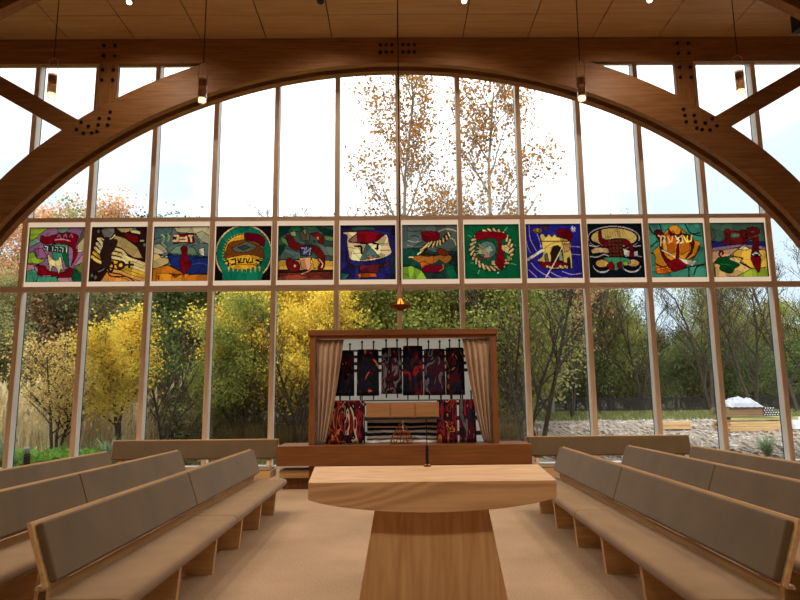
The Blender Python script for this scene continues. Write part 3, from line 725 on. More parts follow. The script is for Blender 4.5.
a.S(K, 13, (118, 366), (150, 350), (158, 388), curve=False); a.S(K, 12, (175, 345), (212, 338), (216, 375), (180, 384), curve=False)
for x in (232, 300): a.S(K, 10, (x, 335), (x+8, 372), (x+50, 366), (x+52, 334), curve=False); a.S(K, 10, (x+26, 334), (x+12, 368), curve=False)
a.S(K, 12, (382, 350), (420, 362), (416, 385), curve=False); a.S(K, 12, (390, 345), (425, 368), curve=False)
arts.append((a, 'stained glass panel with teal circle, yellow sun and black letters, fourth from the left'))
# 5
a = Art((42, 68, 498, 512), (62, 84, 74), 5, jit=.2)
a.P(DGRN, (42, 68), (140, 68), (120, 120), (60, 150), (42, 180)); a.P((40, 110, 60), (140, 68), (230, 70), (220, 110), (150, 120)); a.P((40, 96, 50), (270, 68), (360, 68), (330, 110), (290, 110)); a.P(DGRN, (360, 80), (420, 90), (498, 110), (498, 150), (420, 140)); a.P((120, 150, 90), (420, 150), (498, 160), (498, 195), (430, 190))
a.P((90, 130, 70), (60, 150), (110, 180), (130, 240), (70, 200)); a.P(DGRN, (42, 230), (90, 220), (110, 280), (42, 310)); a.P((130, 150, 110), (140, 120), (180, 110), (190, 150), (150, 150)); a.P((100, 84, 60), (220, 130), (250, 90), (300, 140), (300, 190), (240, 190)); a.P((140, 160, 120), (240, 100), (265, 95), (275, 130), (255, 140))
a.P((80, 96, 90), (100, 250), (230, 290), (230, 340), (60, 340), (60, 310)); a.P((92, 104, 98), (330, 190), (420, 230), (498, 240), (498, 320), (420, 310), (380, 240))
a.P((226, 170, 70), (42, 350), (230, 345), (498, 355), (498, 430), (42, 428)); a.P((40, 30, 24), (42, 425), (498, 430), (498, 450), (42, 445)); a.P((110, 44, 34), (42, 450), (498, 445), (498, 512), (42, 512)); a.P((140, 60, 44), (42, 480), (200, 460), (300, 490), (200, 512), (42, 512))
a.P((96, 18, 20), (105, 150), (150, 145), (190, 200), (260, 225), (330, 225), (400, 270), (430, 330), (425, 400), (395, 440), (370, 420), (385, 370), (350, 300), (290, 275), (200, 270), (140, 245), (115, 190))
a.P((110, 20, 24), (300, 130), (360, 120), (410, 150), (420, 210), (390, 220), (350, 170)); a.E((214, 120, 80), 368, 170, 12, 16)
a.P((110, 16, 22), (110, 350), (140, 325), (160, 350), (205, 360), (225, 400), (210, 435), (170, 440), (120, 410)); a.E((220, 180, 150), 182, 395, 12, 12)
a.P((206, 146, 110), (215, 330), (310, 325), (315, 390), (300, 430), (240, 420)); a.P((226, 170, 60), (320, 330), (370, 340), (375, 400), (340, 420)); a.S((226, 190, 160), 8, (380, 340), (410, 380), (400, 410)); a.S((214, 150, 120), 8, (240, 460), (290, 440), (310, 430))
a.P((60, 60, 96), (225, 240), (310, 235), (320, 310), (235, 315)); 
a.S((190, 190, 220), 7, (232, 250), (262, 250), (255, 300), curve=False); a.S((190, 190, 220), 7, (275, 240), (270, 290), (310, 250), (300, 305), curve=False)
arts.append((a, 'dark green stained glass panel with coiling wine-red form, fifth from the left'))
# 6
a = Art((44, 66, 494, 508), (36, 34, 100), 6, jit=.25)
a.P((28, 24, 60), (44, 66), (494, 66), (494, 150), (430, 120), (300, 100), (120, 110)); a.P((44, 70, 60), (120, 90), (200, 70), (320, 80), (330, 100), (160, 110)); a.P((60, 30, 40), (90, 250), (110, 360), (200, 400), (400, 380), (460, 320), (440, 400), (230, 412), (110, 392)); a.P((24, 40, 60), (440, 330), (494, 300), (494, 508), (460, 508))
a.P((100, 30, 40), (200, 390), (370, 380), (350, 450), (200, 455)); a.P((190, 80, 30), (180, 460), (250, 450), (330, 455), (345, 485), (200, 490)); a.P((40, 110, 110), (50, 450), (130, 460), (90, 500), (50, 500))
a.P(RED, (170, 120), (260, 110), (360, 125), (400, 150), (330, 200), (240, 210), (150, 200)); a.P((150, 100, 90), (105, 190), (180, 130), (185, 200), (150, 205))
a.P((226, 196, 150), (60, 130), (100, 118), (185, 125), (110, 190), (170, 208), (260, 215), (340, 195), (420, 140), (445, 230), (462, 290), (400, 330), (300, 352), (200, 358), (125, 340), (110, 280), (98, 200), (100, 150), lead=7)
a.S((150, 110, 80), 5, (110, 240), (180, 260)); a.S((150, 110, 80), 5, (115, 300), (210, 290)); a.S((150, 110, 80), 5, (350, 220), (440, 215)); a.S((150, 110, 80), 5, (370, 270), (455, 270))
a.P((90, 116, 110), (260, 210), (365, 325), (205, 350)); a.P((206, 90, 50), (270, 315), (320, 320), (290, 340), lead=2)
a.S(K, 17, (165, 234), (215, 238), (216, 290), curve=False); a.S(K, 17, (312, 212), (350, 218), (345, 262), curve=False); a.S(K, 12, (330, 255), (350, 258))
arts.append((a, 'blue stained glass panel with cream banner and two letters, sixth from the left'))
# 7
a = Art((40, 76, 492, 518), (84, 96, 92), 7, jit=.18)
a.P((20, 70, 60), (40, 270), (200, 260), (300, 300), (492, 290), (492, 518), (40, 518)); a.P((150, 190, 60), (40, 415), (120, 410), (200, 450), (240, 518), (40, 518)); a.P((30, 60, 60), (210, 460), (380, 470), (400, 518), (240, 518)); a.P((24, 44, 44), (400, 380), (492, 290), (492, 420)); a.P((14, 90, 60), (380, 420), (450, 400), (492, 500), (420, 518))
a.S((170, 170, 150), 6, (80, 200), (140, 215), (200, 205)); a.S((150, 150, 140), 6, (80, 240), (150, 255), (200, 250)); a.S((60, 50, 50), 9, (90, 120), (130, 130), (200, 120)); a.S((30, 40, 40), 8, (110, 170), (140, 160), (180, 175))
a.P(RED, (195, 130), (270, 125), (340, 135), (350, 180), (300, 220), (230, 215), (200, 180)); a.S((200, 190, 150), 9, (340, 130), (390, 112), (450, 115), (485, 130)); a.S((200, 190, 150), 9, (420, 180), (465, 200), (478, 240))
a.S((60, 26, 20), 46, (210, 300), (235, 250), (300, 230), (350, 215), (390, 190), (420, 155))
for x, y, t in ((188, 300, .5), (215, 265, .7), (240, 240, .4), (268, 235, .1), (298, 235, -.1), (328, 228, -.3), (352, 222, -.6), (378, 200, -.7), (405, 180, -.8), (425, 155, -.9)):
    a.S((232, 204, 130), 12, (x-20*sin(t)-12, y+18*cos(t)), (x+20*sin(t)+10, y-20*cos(t)))
a.P((170, 100, 40), (85, 338), (140, 330), (240, 320), (300, 330), (360, 320), (440, 330), (430, 370), (380, 390), (340, 360), (300, 390), (200, 390), (150, 370)); a.P((110, 40, 20), (320, 280), (350, 265), (400, 290), (440, 320), (380, 330), (330, 315)); a.P((50, 36, 26), (180, 320), (250, 305), (320, 320), (250, 335))
a.P((200, 96, 30), (180, 380), (220, 370), (260, 400), (200, 440)); a.P((130, 8, 40), (200, 430), (230, 400), (370, 400), (360, 455), (300, 465), (200, 460)); a.S((214, 110, 40), 8, (370, 400), (372, 430), (345, 450)); a.E(CRM, 112, 338, 26, 10)
arts.append((a, 'grey-green stained glass panel with orange animal and toothed arc, seventh from the left'))
# 8
a = Art((40, 68, 500, 516), (6, 96, 56), 8, jit=.07)
for x0, y0, x1, y1 in ((75, 155, 105, 170), (380, 120, 405, 95), (430, 250, 465, 243), (90, 385, 130, 382), (150, 470, 162, 440), (410, 385, 465, 400)): a.S((120, 160, 140), 7, (x0, y0), (x1, y1))
a.E((40, 60, 44), 270, 275, 190, 180); a.E((20, 84, 54), 275, 280, 150, 140, 0)
for i in range(26):
    t = i*2*pi/26; r0, r1 = 178, 150
    a.S((226, 190, 130), 17, (268+r0*cos(t), 275+(r0-8)*sin(t)), (268+r1*cos(t+.2), 275+(r1-6)*sin(t+.2))); a.S((110, 24, 24), 6, (268+172*cos(t+.13), 275+164*sin(t+.13)), (268+148*cos(t+.3), 275+142*sin(t+.3)))
a.E((90, 120, 110), 230, 275, 75, 70); a.P((200, 190, 150), (150, 280), (180, 265), (200, 310), (160, 310)); a.P((150, 170, 160), (210, 260), (260, 240), (290, 290), (230, 300)); a.P((170, 130, 150), (200, 320), (250, 310), (240, 360), (205, 350)); a.S((120, 20, 20), 9, (110, 330), (180, 345), (270, 345))
for k in range(4): a.S((196, 160, 110), 7, (120+k*14, 320-k*30), (180+k*10, 300-k*10), (250, 330-k*14))
a.P((220, 190, 130), (345, 240), (390, 235), (425, 260), (400, 310), (355, 280)); a.P((120, 160, 70), (390, 340), (420, 320), (425, 370), (395, 370)); a.P((226, 170, 130), (260, 370), (290, 360), (300, 410), (265, 400)); a.E((230, 230, 240), 315, 465, 7, 7, 0)
a.P((130, 8, 24), (140, 135), (175, 125), (300, 128), (370, 140), (400, 165), (380, 190), (355, 195), (352, 270), (375, 350), (360, 420), (345, 445), (320, 430), (300, 370), (315, 300), (310, 190), (200, 190), (145, 195))
arts.append((a, 'green stained glass panel with rope wreath and wine-red letter, eighth from the left'))
# 9
a = Art((42, 64, 508, 512), (36, 32, 128), 9, jit=.16)
for q_ in (((75, 70), (80, 180), (130, 285)), ((45, 200), (60, 260), (80, 300)), ((80, 380), (130, 440), (240, 508)), ((240, 460), (320, 500), (400, 510)), ((340, 455), (420, 480), (505, 470)), ((430, 315), (505, 320)), ((430, 250), (505, 255)), ((60, 440), (120, 500)), ((140, 140), (160, 200), (170, 260))): a.S((190, 160, 200), 6, *q_)
a.P((130, 90, 50), (100, 110), (150, 90), (190, 110), (170, 140), (120, 140)); a.P((200, 150, 60), (130, 95), (155, 95), (160, 130), (135, 130)); a.P((60, 40, 50), (190, 70), (240, 75), (230, 130), (195, 120))
a.P((96, 6, 20), (290, 130), (330, 100), (400, 100), (445, 140), (430, 210), (380, 200), (320, 160))
a.P((214, 180, 90), (165, 155), (190, 145), (215, 170), (240, 145), (265, 170), (290, 148), (310, 170), (400, 195), (420, 240), (425, 420), (410, 430), (210, 430), (190, 380), (130, 365), (180, 320), (175, 210), lead=6)
a.S((96, 10, 20), 9, (165, 208), (410, 208)); a.S((150, 110, 50), 6, (190, 270), (260, 225), (320, 215)); a.P((196, 140, 80), (355, 230), (410, 230), (415, 280), (365, 300))
a.P((44, 24, 16), (250, 395), (248, 300), (270, 250), (310, 238), (345, 265), (355, 330), (350, 395)); a.P((150, 150, 110), (320, 300), (345, 290), (350, 370), (318, 370)); a.P((110, 90, 80), (195, 320), (220, 300), (230, 380), (200, 375)); a.P((44, 24, 16), (385, 350), (400, 335), (412, 360), (412, 425), (388, 425))
a.P((110, 8, 22), (150, 378), (240, 375), (380, 385), (370, 415), (330, 405), (300, 420), (270, 425), (220, 405), (180, 430), (155, 395))
for x in (215, 325, 365): a.E((214, 180, 120), x, 415, 14, 14)
a.S((206, 200, 170), 22, (55, 355), (180, 280)); a.S((226, 206, 180), 9, (200, 500), (270, 395), (330, 290), (350, 250)); a.S((240, 230, 230), 5, (430, 105), (468, 105)); a.S((240, 230, 230), 5, (448, 80), (448, 130)); a.S((240, 230, 230), 5, (434, 90), (464, 122)); a.S((240, 230, 230), 5, (464, 90), (434, 122))
arts.append((a, 'deep blue stained glass panel with gold castle gate, ninth from the left'))
# 10
a = Art((34, 60, 512, 500), (8, 22, 28), 10, jit=.1)
a.E((190, 170, 170), 265, 175, 232, 100); a.E((20, 16, 30), 265, 178, 218, 90); a.E((206, 170, 96), 268, 175, 200, 80)
for x in range(190, 350, 22): a.S((170, 130, 60), 6, (x, 115), (x+6, 165))
a.P((200, 160, 110), (60, 270), (110, 250), (210, 260), (220, 300), (130, 295), (70, 305)); a.P((214, 196, 170), (340, 260), (420, 290), (470, 280), (470, 320), (345, 320)); a.S((200, 180, 180), 8, (50, 235), (110, 245), (150, 225)); a.S((200, 180, 180), 8, (50, 325), (110, 330), (170, 310), (215, 325)); a.S((200, 180, 180), 8, (400, 225), (440, 245), (495, 240)); a.S((190, 150, 200), 8, (360, 325), (430, 320), (495, 330))
a.S((24, 20, 34), 12, (45, 205), (110, 215), (150, 240)); a.S((24, 20, 34), 12, (390, 230), (440, 220), (500, 200))
a.E((200, 190, 190), 150, 395, 82, 66); a.E((14, 14, 24), 150, 388, 76, 56); a.E((214, 160, 80), 150, 383, 55, 32); a.E((200, 190, 190), 405, 395, 84, 66); a.E((14, 14, 24), 405, 388, 78, 56); a.E((206, 150, 90), 420, 380, 52, 30)
a.P((70, 140, 100), (165, 340), (260, 332), (370, 340), (400, 380), (340, 385), (340, 440), (310, 420), (260, 440), (215, 380)); a.P((120, 8, 20), (190, 395), (235, 365), (258, 400), (250, 440), (215, 440)); a.P((120, 8, 20), (280, 380), (320, 365), (325, 420), (295, 430), (280, 410)); a.E((150, 170, 60), 355, 385, 24, 18)
a.P((104, 10, 20), (135, 130), (160, 105), (165, 170), (200, 190), (300, 180), (380, 190), (430, 250), (425, 330), (390, 325), (400, 280), (370, 240), (300, 230), (200, 250), (140, 210))
a.P((90, 40, 28), (212, 190), (340, 185), (335, 330), (215, 330)); 
for k in range(1, 5): a.S((40, 14, 14), 6, (212, 190+k*28), (340, 188+k*28))
for k in range(1, 4): a.S((40, 14, 14), 6, (212+k*32, 190), (214+k*31, 330))
arts.append((a, 'black stained glass panel with gold ovals and wine-red loop, tenth from the left'))
# 11
a = Art((38, 70, 520, 512), (64, 136, 112), 11, jit=.14)
for q_ in (((40, 80), (70, 140), (100, 160)), ((140, 70), (155, 120), (150, 150)), ((370, 80), (410, 150), (495, 175)), ((40, 270), (110, 215)), ((45, 310), (110, 330)), ((250, 460), (360, 430), (510, 405)), ((370, 430), (365, 510)), ((410, 490), (440, 430), (505, 410)), ((430, 160), (490, 150))): a.S((14, 40, 34), 12, *q_)
a.P((206, 130, 30), (70, 300), (130, 240), (180, 150), (260, 84), (330, 110), (420, 200), (490, 230), (450, 320), (360, 370), (250, 400), (240, 460), (90, 480), (80, 400), (85, 340))
a.P((190, 90, 20), (190, 160), (260, 130), (300, 200), (270, 300), (200, 330)); a.P((190, 100, 24), (320, 190), (400, 190), (390, 290), (310, 330)); a.P((230, 160, 60), (150, 200), (190, 200), (200, 300), (160, 290)); a.P((236, 110, 30), (85, 430), (150, 430), (240, 462), (160, 480), (85, 478))
a.P(DRED, (90, 140), (140, 120), (180, 170), (150, 230), (170, 330), (240, 400), (200, 430), (140, 330), (125, 220)); a.P(DRED, (215, 110), (250, 150), (310, 160), (330, 130), (330, 200), (300, 240), (295, 340), (260, 370), (285, 250), (290, 190), (230, 170)); a.P(DRED, (330, 150), (420, 170), (440, 230), (410, 320), (340, 370), (400, 290), (400, 210)); a.P((120, 10, 20), (180, 390), (270, 355), (370, 410), (300, 450), (240, 465), (190, 430)); a.S(DRED, 12, (85, 400), (140, 425), (200, 410)); a.S(DRED, 10, (480, 250), (450, 320), (410, 360))
a.P((226, 200, 170), (280, 352), (370, 370), (455, 375), (400, 420), (340, 400), lead=4); a.S((226, 200, 160), 10, (150, 290), (210, 320), (255, 345))
c_ = (240, 206, 150)
a.S(c_, 11, (125, 170), (148, 178), (140, 250), curve=False); a.S(c_, 11, (160, 172), (180, 180), (172, 230), curve=False); a.S((240, 170, 110), 11, (205, 175), (222, 215), (205, 232), curve=False); a.S((240, 170, 110), 10, (250, 175), (240, 215), (215, 230), curve=False)
a.S(c_, 11, (275, 175), (305, 215), (285, 232), curve=False); a.S(c_, 10, (285, 200), (330, 172), (338, 225), (310, 232), curve=False); a.S((250, 220, 90), 10, (345, 172), (370, 225), (410, 215), (418, 172), curve=False); a.S((250, 220, 90), 9, (380, 175), (375, 215), curve=False)
arts.append((a, 'teal stained glass panel with orange petals and cream letters, eleventh from the left'))
# 12
a = Art((38, 60, 520, 510), (60, 84, 68), 12, jit=.14)
a.P((36, 32, 110), (38, 215), (300, 220), (520, 218), (520, 265), (300, 240), (150, 250), (38, 270)); a.P((150, 110, 130), (38, 270), (180, 250), (320, 240), (520, 260), (520, 290), (300, 262), (120, 300), (38, 300)); a.P((214, 160, 120), (38, 300), (260, 270), (310, 262), (240, 330), (120, 345), (38, 400))
a.P((236, 180, 60), (230, 310), (320, 248), (400, 280), (520, 290), (520, 440), (380, 440), (230, 335)); a.P((230, 200, 150), (270, 280), (320, 245), (380, 275), (350, 290)); a.P((226, 180, 110), (55, 400), (240, 340), (380, 440), (340, 500), (60, 510)); a.P((160, 180, 50), (380, 440), (520, 430), (520, 510), (230, 510)); a.S((60, 30, 40), 7, (180, 345), (260, 290), (320, 248)); a.P(K, (225, 332), (320, 350), (290, 385), (380, 435), (365, 442), (275, 395), (300, 360), lead=0)
a.P((6, 66, 26), (60, 390), (100, 350), (180, 345), (200, 370), (230, 380), (280, 410), (230, 440), (200, 478), (130, 465), (95, 440), (105, 410)); a.S((90, 12, 20), 16, (120, 345), (105, 320), (120, 298), (140, 300), (138, 320)); a.S((40, 110, 70), 5, (110, 400), (200, 410))
R2 = (92, 16, 16)
a.P(R2, (135, 225), (170, 190), (165, 130), (200, 110), (235, 130), (225, 185), (360, 180), (360, 225), (250, 240)); a.S(R2, 24, (235, 135), (310, 135), (305, 185), curve=False); a.S((120, 110, 80), 7, (250, 165), (300, 160)); a.P(R2, (310, 120), (355, 120), (360, 190), (320, 190))
a.P(R2, (370, 105), (470, 100), (480, 145), (450, 160), (465, 180), (455, 300), (395, 300), (415, 210), (370, 190)); a.E((110, 90, 70), 415, 135, 18, 10); a.S((110, 70, 50), 6, (380, 190), (450, 170))
a.P((110, 8, 20), (395, 300), (385, 335), (380, 360), (400, 420), (438, 475), (465, 400), (468, 350), (455, 300)); a.P((200, 200, 190), (385, 325), (430, 300), (480, 330), (430, 345)); a.P(K, (410, 320), (455, 320), (450, 340), (415, 340), lead=0)
arts.append((a, 'stained glass panel with yellow dune and green leaf, rightmost of the row'))

# glass material reads the colour of each piece of glass
m, nt, out = newmat('coloured_glass')
at_ = N(nt, 'ShaderNodeVertexColor'); at_.layer_name = 'glass'
tr = N(nt, 'ShaderNodeBsdfTranslucent'); df = N(nt, 'ShaderNodeBsdfDiffuse'); gl = N(nt, 'ShaderNodeBsdfGlossy', Roughness=.25); m1 = N(nt, 'ShaderNodeMixShader', Fac=.25); m2 = N(nt, 'ShaderNodeMixShader', Fac=.02)
tp = N(nt, 'ShaderNodeBsdfTransparent'); m3 = N(nt, 'ShaderNodeMixShader', Fac=.1)
for n_ in (tr, df, tp): nt.links.new(at_.outputs[0], n_.inputs[0])
nt.links.new(tr.outputs[0], m1.inputs[1]); nt.links.new(df.outputs[0], m1.inputs[2])
nt.links.new(m1.outputs[0], m3.inputs[1]); nt.links.new(tp.outputs[0], m3.inputs[2])
nt.links.new(m3.outputs[0], m2.inputs[1]); nt.links.new(gl.outputs[0], m2.inputs[2]); nt.links.new(m2.outputs[0], out.inputs[0])
CG = m
m, nt, out = newmat('opal_added_glow')
d = N(nt, 'ShaderNodeEmission', Strength=.66); d.inputs[0].default_value = (*lin((255, 230, 200)), 1)  # glow put into the opal frame as added emission, to brighten it
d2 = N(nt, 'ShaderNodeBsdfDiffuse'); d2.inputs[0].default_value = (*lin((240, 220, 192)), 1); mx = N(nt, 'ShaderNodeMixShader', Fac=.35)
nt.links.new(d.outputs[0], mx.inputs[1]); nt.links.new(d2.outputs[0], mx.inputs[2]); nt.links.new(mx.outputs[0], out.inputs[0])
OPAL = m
PZ0, PZ1 = ZB1+.125, ZA0-.115
for k, (a, label) in enumerate(arts):
    xc = (k-6+.5)*BAY; w = BAY/2-.058
    root = empty('stained_glass_panel', (xc, YW, (PZ0+PZ1)/2)); tag(root, label, 'stained glass', 'stained glass panels along the window wall')
    hz = (PZ1-PZ0)/2; iw = w-.024
    C = a.mesh()
    xs_ = np.linspace(-iw, iw, G+1); zs_ = np.linspace(hz, -hz, G+1)
    XX, ZZ = np.meshgrid(xs_, zs_); V = np.stack([XX, np.zeros_like(XX), ZZ], -1).reshape(-1, 3)
    i = np.arange(G)[:, None]*(G+1)+np.arange(G)[None]; F_ = np.stack([i, i+1, i+G+2, i+G+1], -1).reshape(-1, 4)
    me = bpy.data.meshes.new('glass'); me.from_pydata(V.tolist(), [], F_.tolist())
    ca = me.color_attributes.new('glass', 'FLOAT_COLOR', 'CORNER'); arr = np.ones((G*G, 4, 4)); arr[..., :3] = C.reshape(-1, 1, 3); ca.data.foreach_set('color', arr.ravel()); me.materials.append(CG)
    go = bpy.data.objects.new('coloured_glass', me); COL.objects.link(go); go.parent = root; go.location = (0, .06, 0)
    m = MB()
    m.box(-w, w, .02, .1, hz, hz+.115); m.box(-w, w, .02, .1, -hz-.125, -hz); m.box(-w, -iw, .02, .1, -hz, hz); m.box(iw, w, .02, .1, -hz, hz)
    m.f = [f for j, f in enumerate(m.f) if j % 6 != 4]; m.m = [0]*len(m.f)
    m.build('frame_added_glow', OPAL, root)
    m = MB(); e = .008
    m.box(-iw, iw, .03, .075, hz-e, hz); m.box(-iw, iw, .03, .075, -hz, -hz+e); m.box(-iw, -iw+e, .03, .075, -hz, hz); m.box(iw-e, iw, .03, .075, -hz, hz)
    le = m.build('lead_edge', DARKG, go); le.location = (0, -.06, 0)
# ================================================================== OUTSIDE
def gz(x, y):
    t = min(max((y-19)/26, 0), 1); return -.02+.72*t*t*(3-2*t)+max(0, y-58)*.055
GR, ntg, og = newmat('ground_soil')
tc = N(ntg, 'ShaderNodeTexCoord'); n1 = N(ntg, 'ShaderNodeTexNoise', Scale=1.7, Detail=9.0, Roughness=.75); n2 = N(ntg, 'ShaderNodeTexNoise', Scale=.25, Detail=3.0)
ntg.links.new(tc.outputs['Object'], n1.inputs['Vector']); ntg.links.new(tc.outputs['Object'], n2.inputs['Vector'])
r1 = ramp(ntg, [(.36, (60, 50, 44)), (.47, (112, 100, 90)), (.54, (158, 146, 136)), (.66, (186, 178, 170))]); r2 = ramp(ntg, [(.3, (60, 60, 38)), (.6, (100, 98, 62)), (.8, (122, 112, 78))])
ntg.links.new(n1.outputs['Fac'], r1.inputs['Fac']); ntg.links.new(n1.outputs['Fac'], r2.inputs['Fac'])
sp = N(ntg, 'ShaderNodeSeparateXYZ'); ntg.links.new(tc.outputs['Object'], sp.inputs[0])
ad = N(ntg, 'ShaderNodeMath', operation='MULTIPLY_ADD'); ad.inputs[1].default_value = 5; ntg.links.new(n2.outputs['Fac'], ad.inputs[0]); ntg.links.new(sp.outputs['Y'], ad.inputs[2])
g1 = N(ntg, 'ShaderNodeMapRange'); g1.inputs['From Min'].default_value = 36; g1.inputs['From Max'].default_value = 38; ntg.links.new(ad.outputs[0], g1.inputs['Value'])
g2 = N(ntg, 'ShaderNodeMapRange'); g2.inputs['From Min'].default_value = 3.4; g2.inputs['From Max'].default_value = 2.4; ntg.links.new(sp.outputs['X'], g2.inputs['Value'])
mxx = N(ntg, 'ShaderNodeMath', operation='MAXIMUM'); ntg.links.new(g1.outputs[0], mxx.inputs[0]); ntg.links.new(g2.outputs[0], mxx.inputs[1])
mc_ = N(ntg, 'ShaderNodeMix', data_type='RGBA'); ntg.links.new(mxx.outputs[0], mc_.inputs[0]); ntg.links.new(r1.outputs[0], mc_.inputs[6]); ntg.links.new(r2.outputs[0], mc_.inputs[7])
bb = N(ntg, 'ShaderNodeBsdfPrincipled', Roughness=.95); ntg.links.new(mc_.outputs[2], bb.inputs['Base Color'])
bp = N(ntg, 'ShaderNodeBump', Strength=.9, Distance=.2); ntg.links.new(n1.outputs['Fac'], bp.inputs['Height']); ntg.links.new(bp.outputs[0], bb.inputs['Normal']); ntg.links.new(bb.outputs[0], og.inputs[0])
from mathutils import noise as mnoise
nx, ny = 150, 120; vs = []; fs = []
for j in range(ny+1):
    y = YW+.3+(100-YW)*(j/ny)**1.8
    for i in range(nx+1):
        x = -75+150*i/nx
        b = mnoise.noise(Vector((x*1.3, y*1.3, 0)))*.07+mnoise.noise(Vector((x*.5, y*.5, 3)))*.08
        b *= min(max((x-2)/2, 0), 1)*min(max((y-16)/2, 0), 1)*(1 if y < 34 else .2)
        vs.append((x, y, gz(x, y)+b))
for j in range(ny):
    for i in range(nx):
        a = j*(nx+1)+i; fs.append((a, a+1, a+nx+2, a+nx+1))
o = MB().add(vs, fs).build('ground', GR, smooth=True); struct(o)
# loose clods and stones of the rough ground: nobody could count them
m = MB(); R_ = random.Random(3)
for i in range(6000):
    y = 16.5+17*R_.random()**1.2; x = 2.5+R_.random()*(y*.75); s = .035+.12*R_.random()**3
    z = gz(x, y)+.02; k = 5; vs = [(x+s*1.4*cos(j*2*pi/k+s*9)*R_.uniform(.7, 1.2), y+s*1.4*sin(j*2*pi/k+s*9)*R_.uniform(.7, 1.2), z-.02) for j in range(k)]+[(x+s*.5, y, z+s*R_.uniform(.4, .9)), (x-s*.5, y+s*.3, z+s*.6)]
    m.add(vs, [(0, 1, 5), (1, 2, 6), (1, 6, 5), (2, 3, 6), (3, 4, 6), (4, 0, 5), (4, 5, 6)])
tag(m.build('rubble', plain('stone', (128, 116, 106), .95)), 'loose grey clods and stones on the rough ground outside right windows', 'rubble', kind='stuff')

BARK = plain('bark_dark', (48, 40, 32), .9); BARKG = plain('bark_grey', (132, 120, 108), .9)
def branches(h, spread, seed, levels=3, r0=.12, k1=7, up=.55, crown0=.25, lean=0, multi=1):
    R_ = random.Random(seed); m = MB(); tips = []
    def grow(p, d, L, r, lv):
        n = 4; pts = [p.copy()]; rs = [r]; q = p.copy(); dd = d.copy()
        for i in range(n):
            dd = (dd+Vector((R_.uniform(-.16, .16), R_.uniform(-.16, .16), R_.uniform(-.04, .12)))).normalized()
            q = q+dd*L/n; pts.append(q.copy()); rs.append(r*(1-.7*(i+1)/n)+.004)
            if lv > 0: tips.append((q.copy(), lv))
        m.tube(pts, rs, 5 if lv < 2 else 3, cap=False)
        if lv >= levels: return
        c = k1 if lv == 0 else R_.randint(3, 5)
        for i in range(c):
            f = (crown0+(1-crown0)*(i+.5)/c) if lv == 0 else R_.uniform(.3, 1)
            t = f*n; a = min(int(t), n-1); pp = pts[a].lerp(pts[a+1], t-a)
            az = R_.uniform(0, 2*pi) if lv else i*2.4+R_.random()
            out = Vector((cos(az), sin(az), 0)); nd = (out*(1-up)*1.6+dd*up+Vector((0, 0, .25))).normalized()
            grow(pp, nd, L*(spread if lv == 0 else .55)*R_.uniform(.75, 1.1)*(1.1-.5*f if lv == 0 else 1), rs[a]*.5, lv+1)
    for k in range(multi):
        a = k*2.1+seed; d0 = Vector((lean+(.22*cos(a) if multi > 1 else 0), .22*sin(a) if multi > 1 else 0, 1)).normalized()
        grow(Vector((.12*cos(a)*(multi > 1), .12*sin(a)*(multi > 1), 0)), d0, h*(.86 if k == 0 else .7), r0, 0)
    return m, tips
def leaves_np(cent, n, sig, size, seed, droop=False, zmin=.2):
    r = np.random.default_rng(seed); c = np.array(cent)
    p = c[r.integers(0, len(c), n)]+r.normal(0, 1, (n, 3))*np.array(sig)
    p[:, 2] = np.maximum(p[:, 2], zmin+r.random(n)*.3)
    a = r.normal(0, 1, (n, 3)); a /= np.linalg.norm(a, axis=1)[:, None]
    if droop: a = a*.25+np.array([0, 0, -1]); a /= np.linalg.norm(a, axis=1)[:, None]
    b = np.cross(a, r.normal(0, 1, (n, 3))); b /= np.linalg.norm(b, axis=1)[:, None]
    s = size*r.uniform(.6, 1.3, (n, 1)); wd = .22 if droop else .42
    V = np.stack([p-a*s*.5, p+b*s*wd, p+a*s*.5, p-b*s*wd], 1).reshape(-1, 3)
    F_ = np.arange(n*4).reshape(-1, 4)
    return V, F_
def leafobj(name, V, F_, mat, parent):
    me = bpy.data.meshes.new(name); me.vertices.add(len(V)); me.vertices.foreach_set('co', V.astype(np.float32).ravel())
    me.loops.add(F_.size); me.loops.foreach_set('vertex_index', F_.astype(np.int32).ravel()); me.polygons.add(len(F_))
    me.polygons.foreach_set('loop_start', (np.arange(len(F_))*4).astype(np.int32)); me.update(calc_edges=True)
    me.materials.append(mat); o = bpy.data.objects.new(name, me); COL.objects.link(o)
    if parent is not None: o.parent = parent
    return o
LM = dict(
 yel=leafmat('leaves_yellow', [(92, 90, 42), (180, 158, 60), (218, 190, 80), (124, 120, 54)], .5),
 yg=leafmat('leaves_yellowgreen', [(58, 72, 40), (100, 112, 56), (146, 146, 72), (76, 90, 48)], .6),
 olv=leafmat('leaves_olive', [(66, 70, 48), (104, 104, 68), (142, 136, 92), (86, 90, 60)], .6),
 grn=leafmat('leaves_green', [(38, 50, 32), (64, 78, 46), (96, 108, 64), (50, 64, 40)], .6),
 drk=leafmat('leaves_dark', [(20, 26, 18), (34, 42, 26), (54, 62, 36), (28, 36, 24)], .5),
 rus=leafmat('leaves_rust', [(124, 94, 72), (172, 128, 92), (200, 158, 118), (150, 118, 92)], .7),
 gold=leafmat('leaves_gold', [(116, 98, 58), (166, 140, 80), (196, 172, 104), (136, 118, 72)], .8),
 wil=leafmat('leaves_willow', [(50, 58, 34), (92, 98, 52), (132, 134, 74), (72, 80, 44)], .35),
 pop=leafmat('leaves_poplar', [(84, 58, 34), (138, 96, 52), (174, 128, 70), (104, 74, 44)], 1.2),
 brn=leafmat('leaves_dry', [(80, 64, 46), (120, 98, 66), (150, 124, 82), (100, 82, 56)], .8))
protos = {}
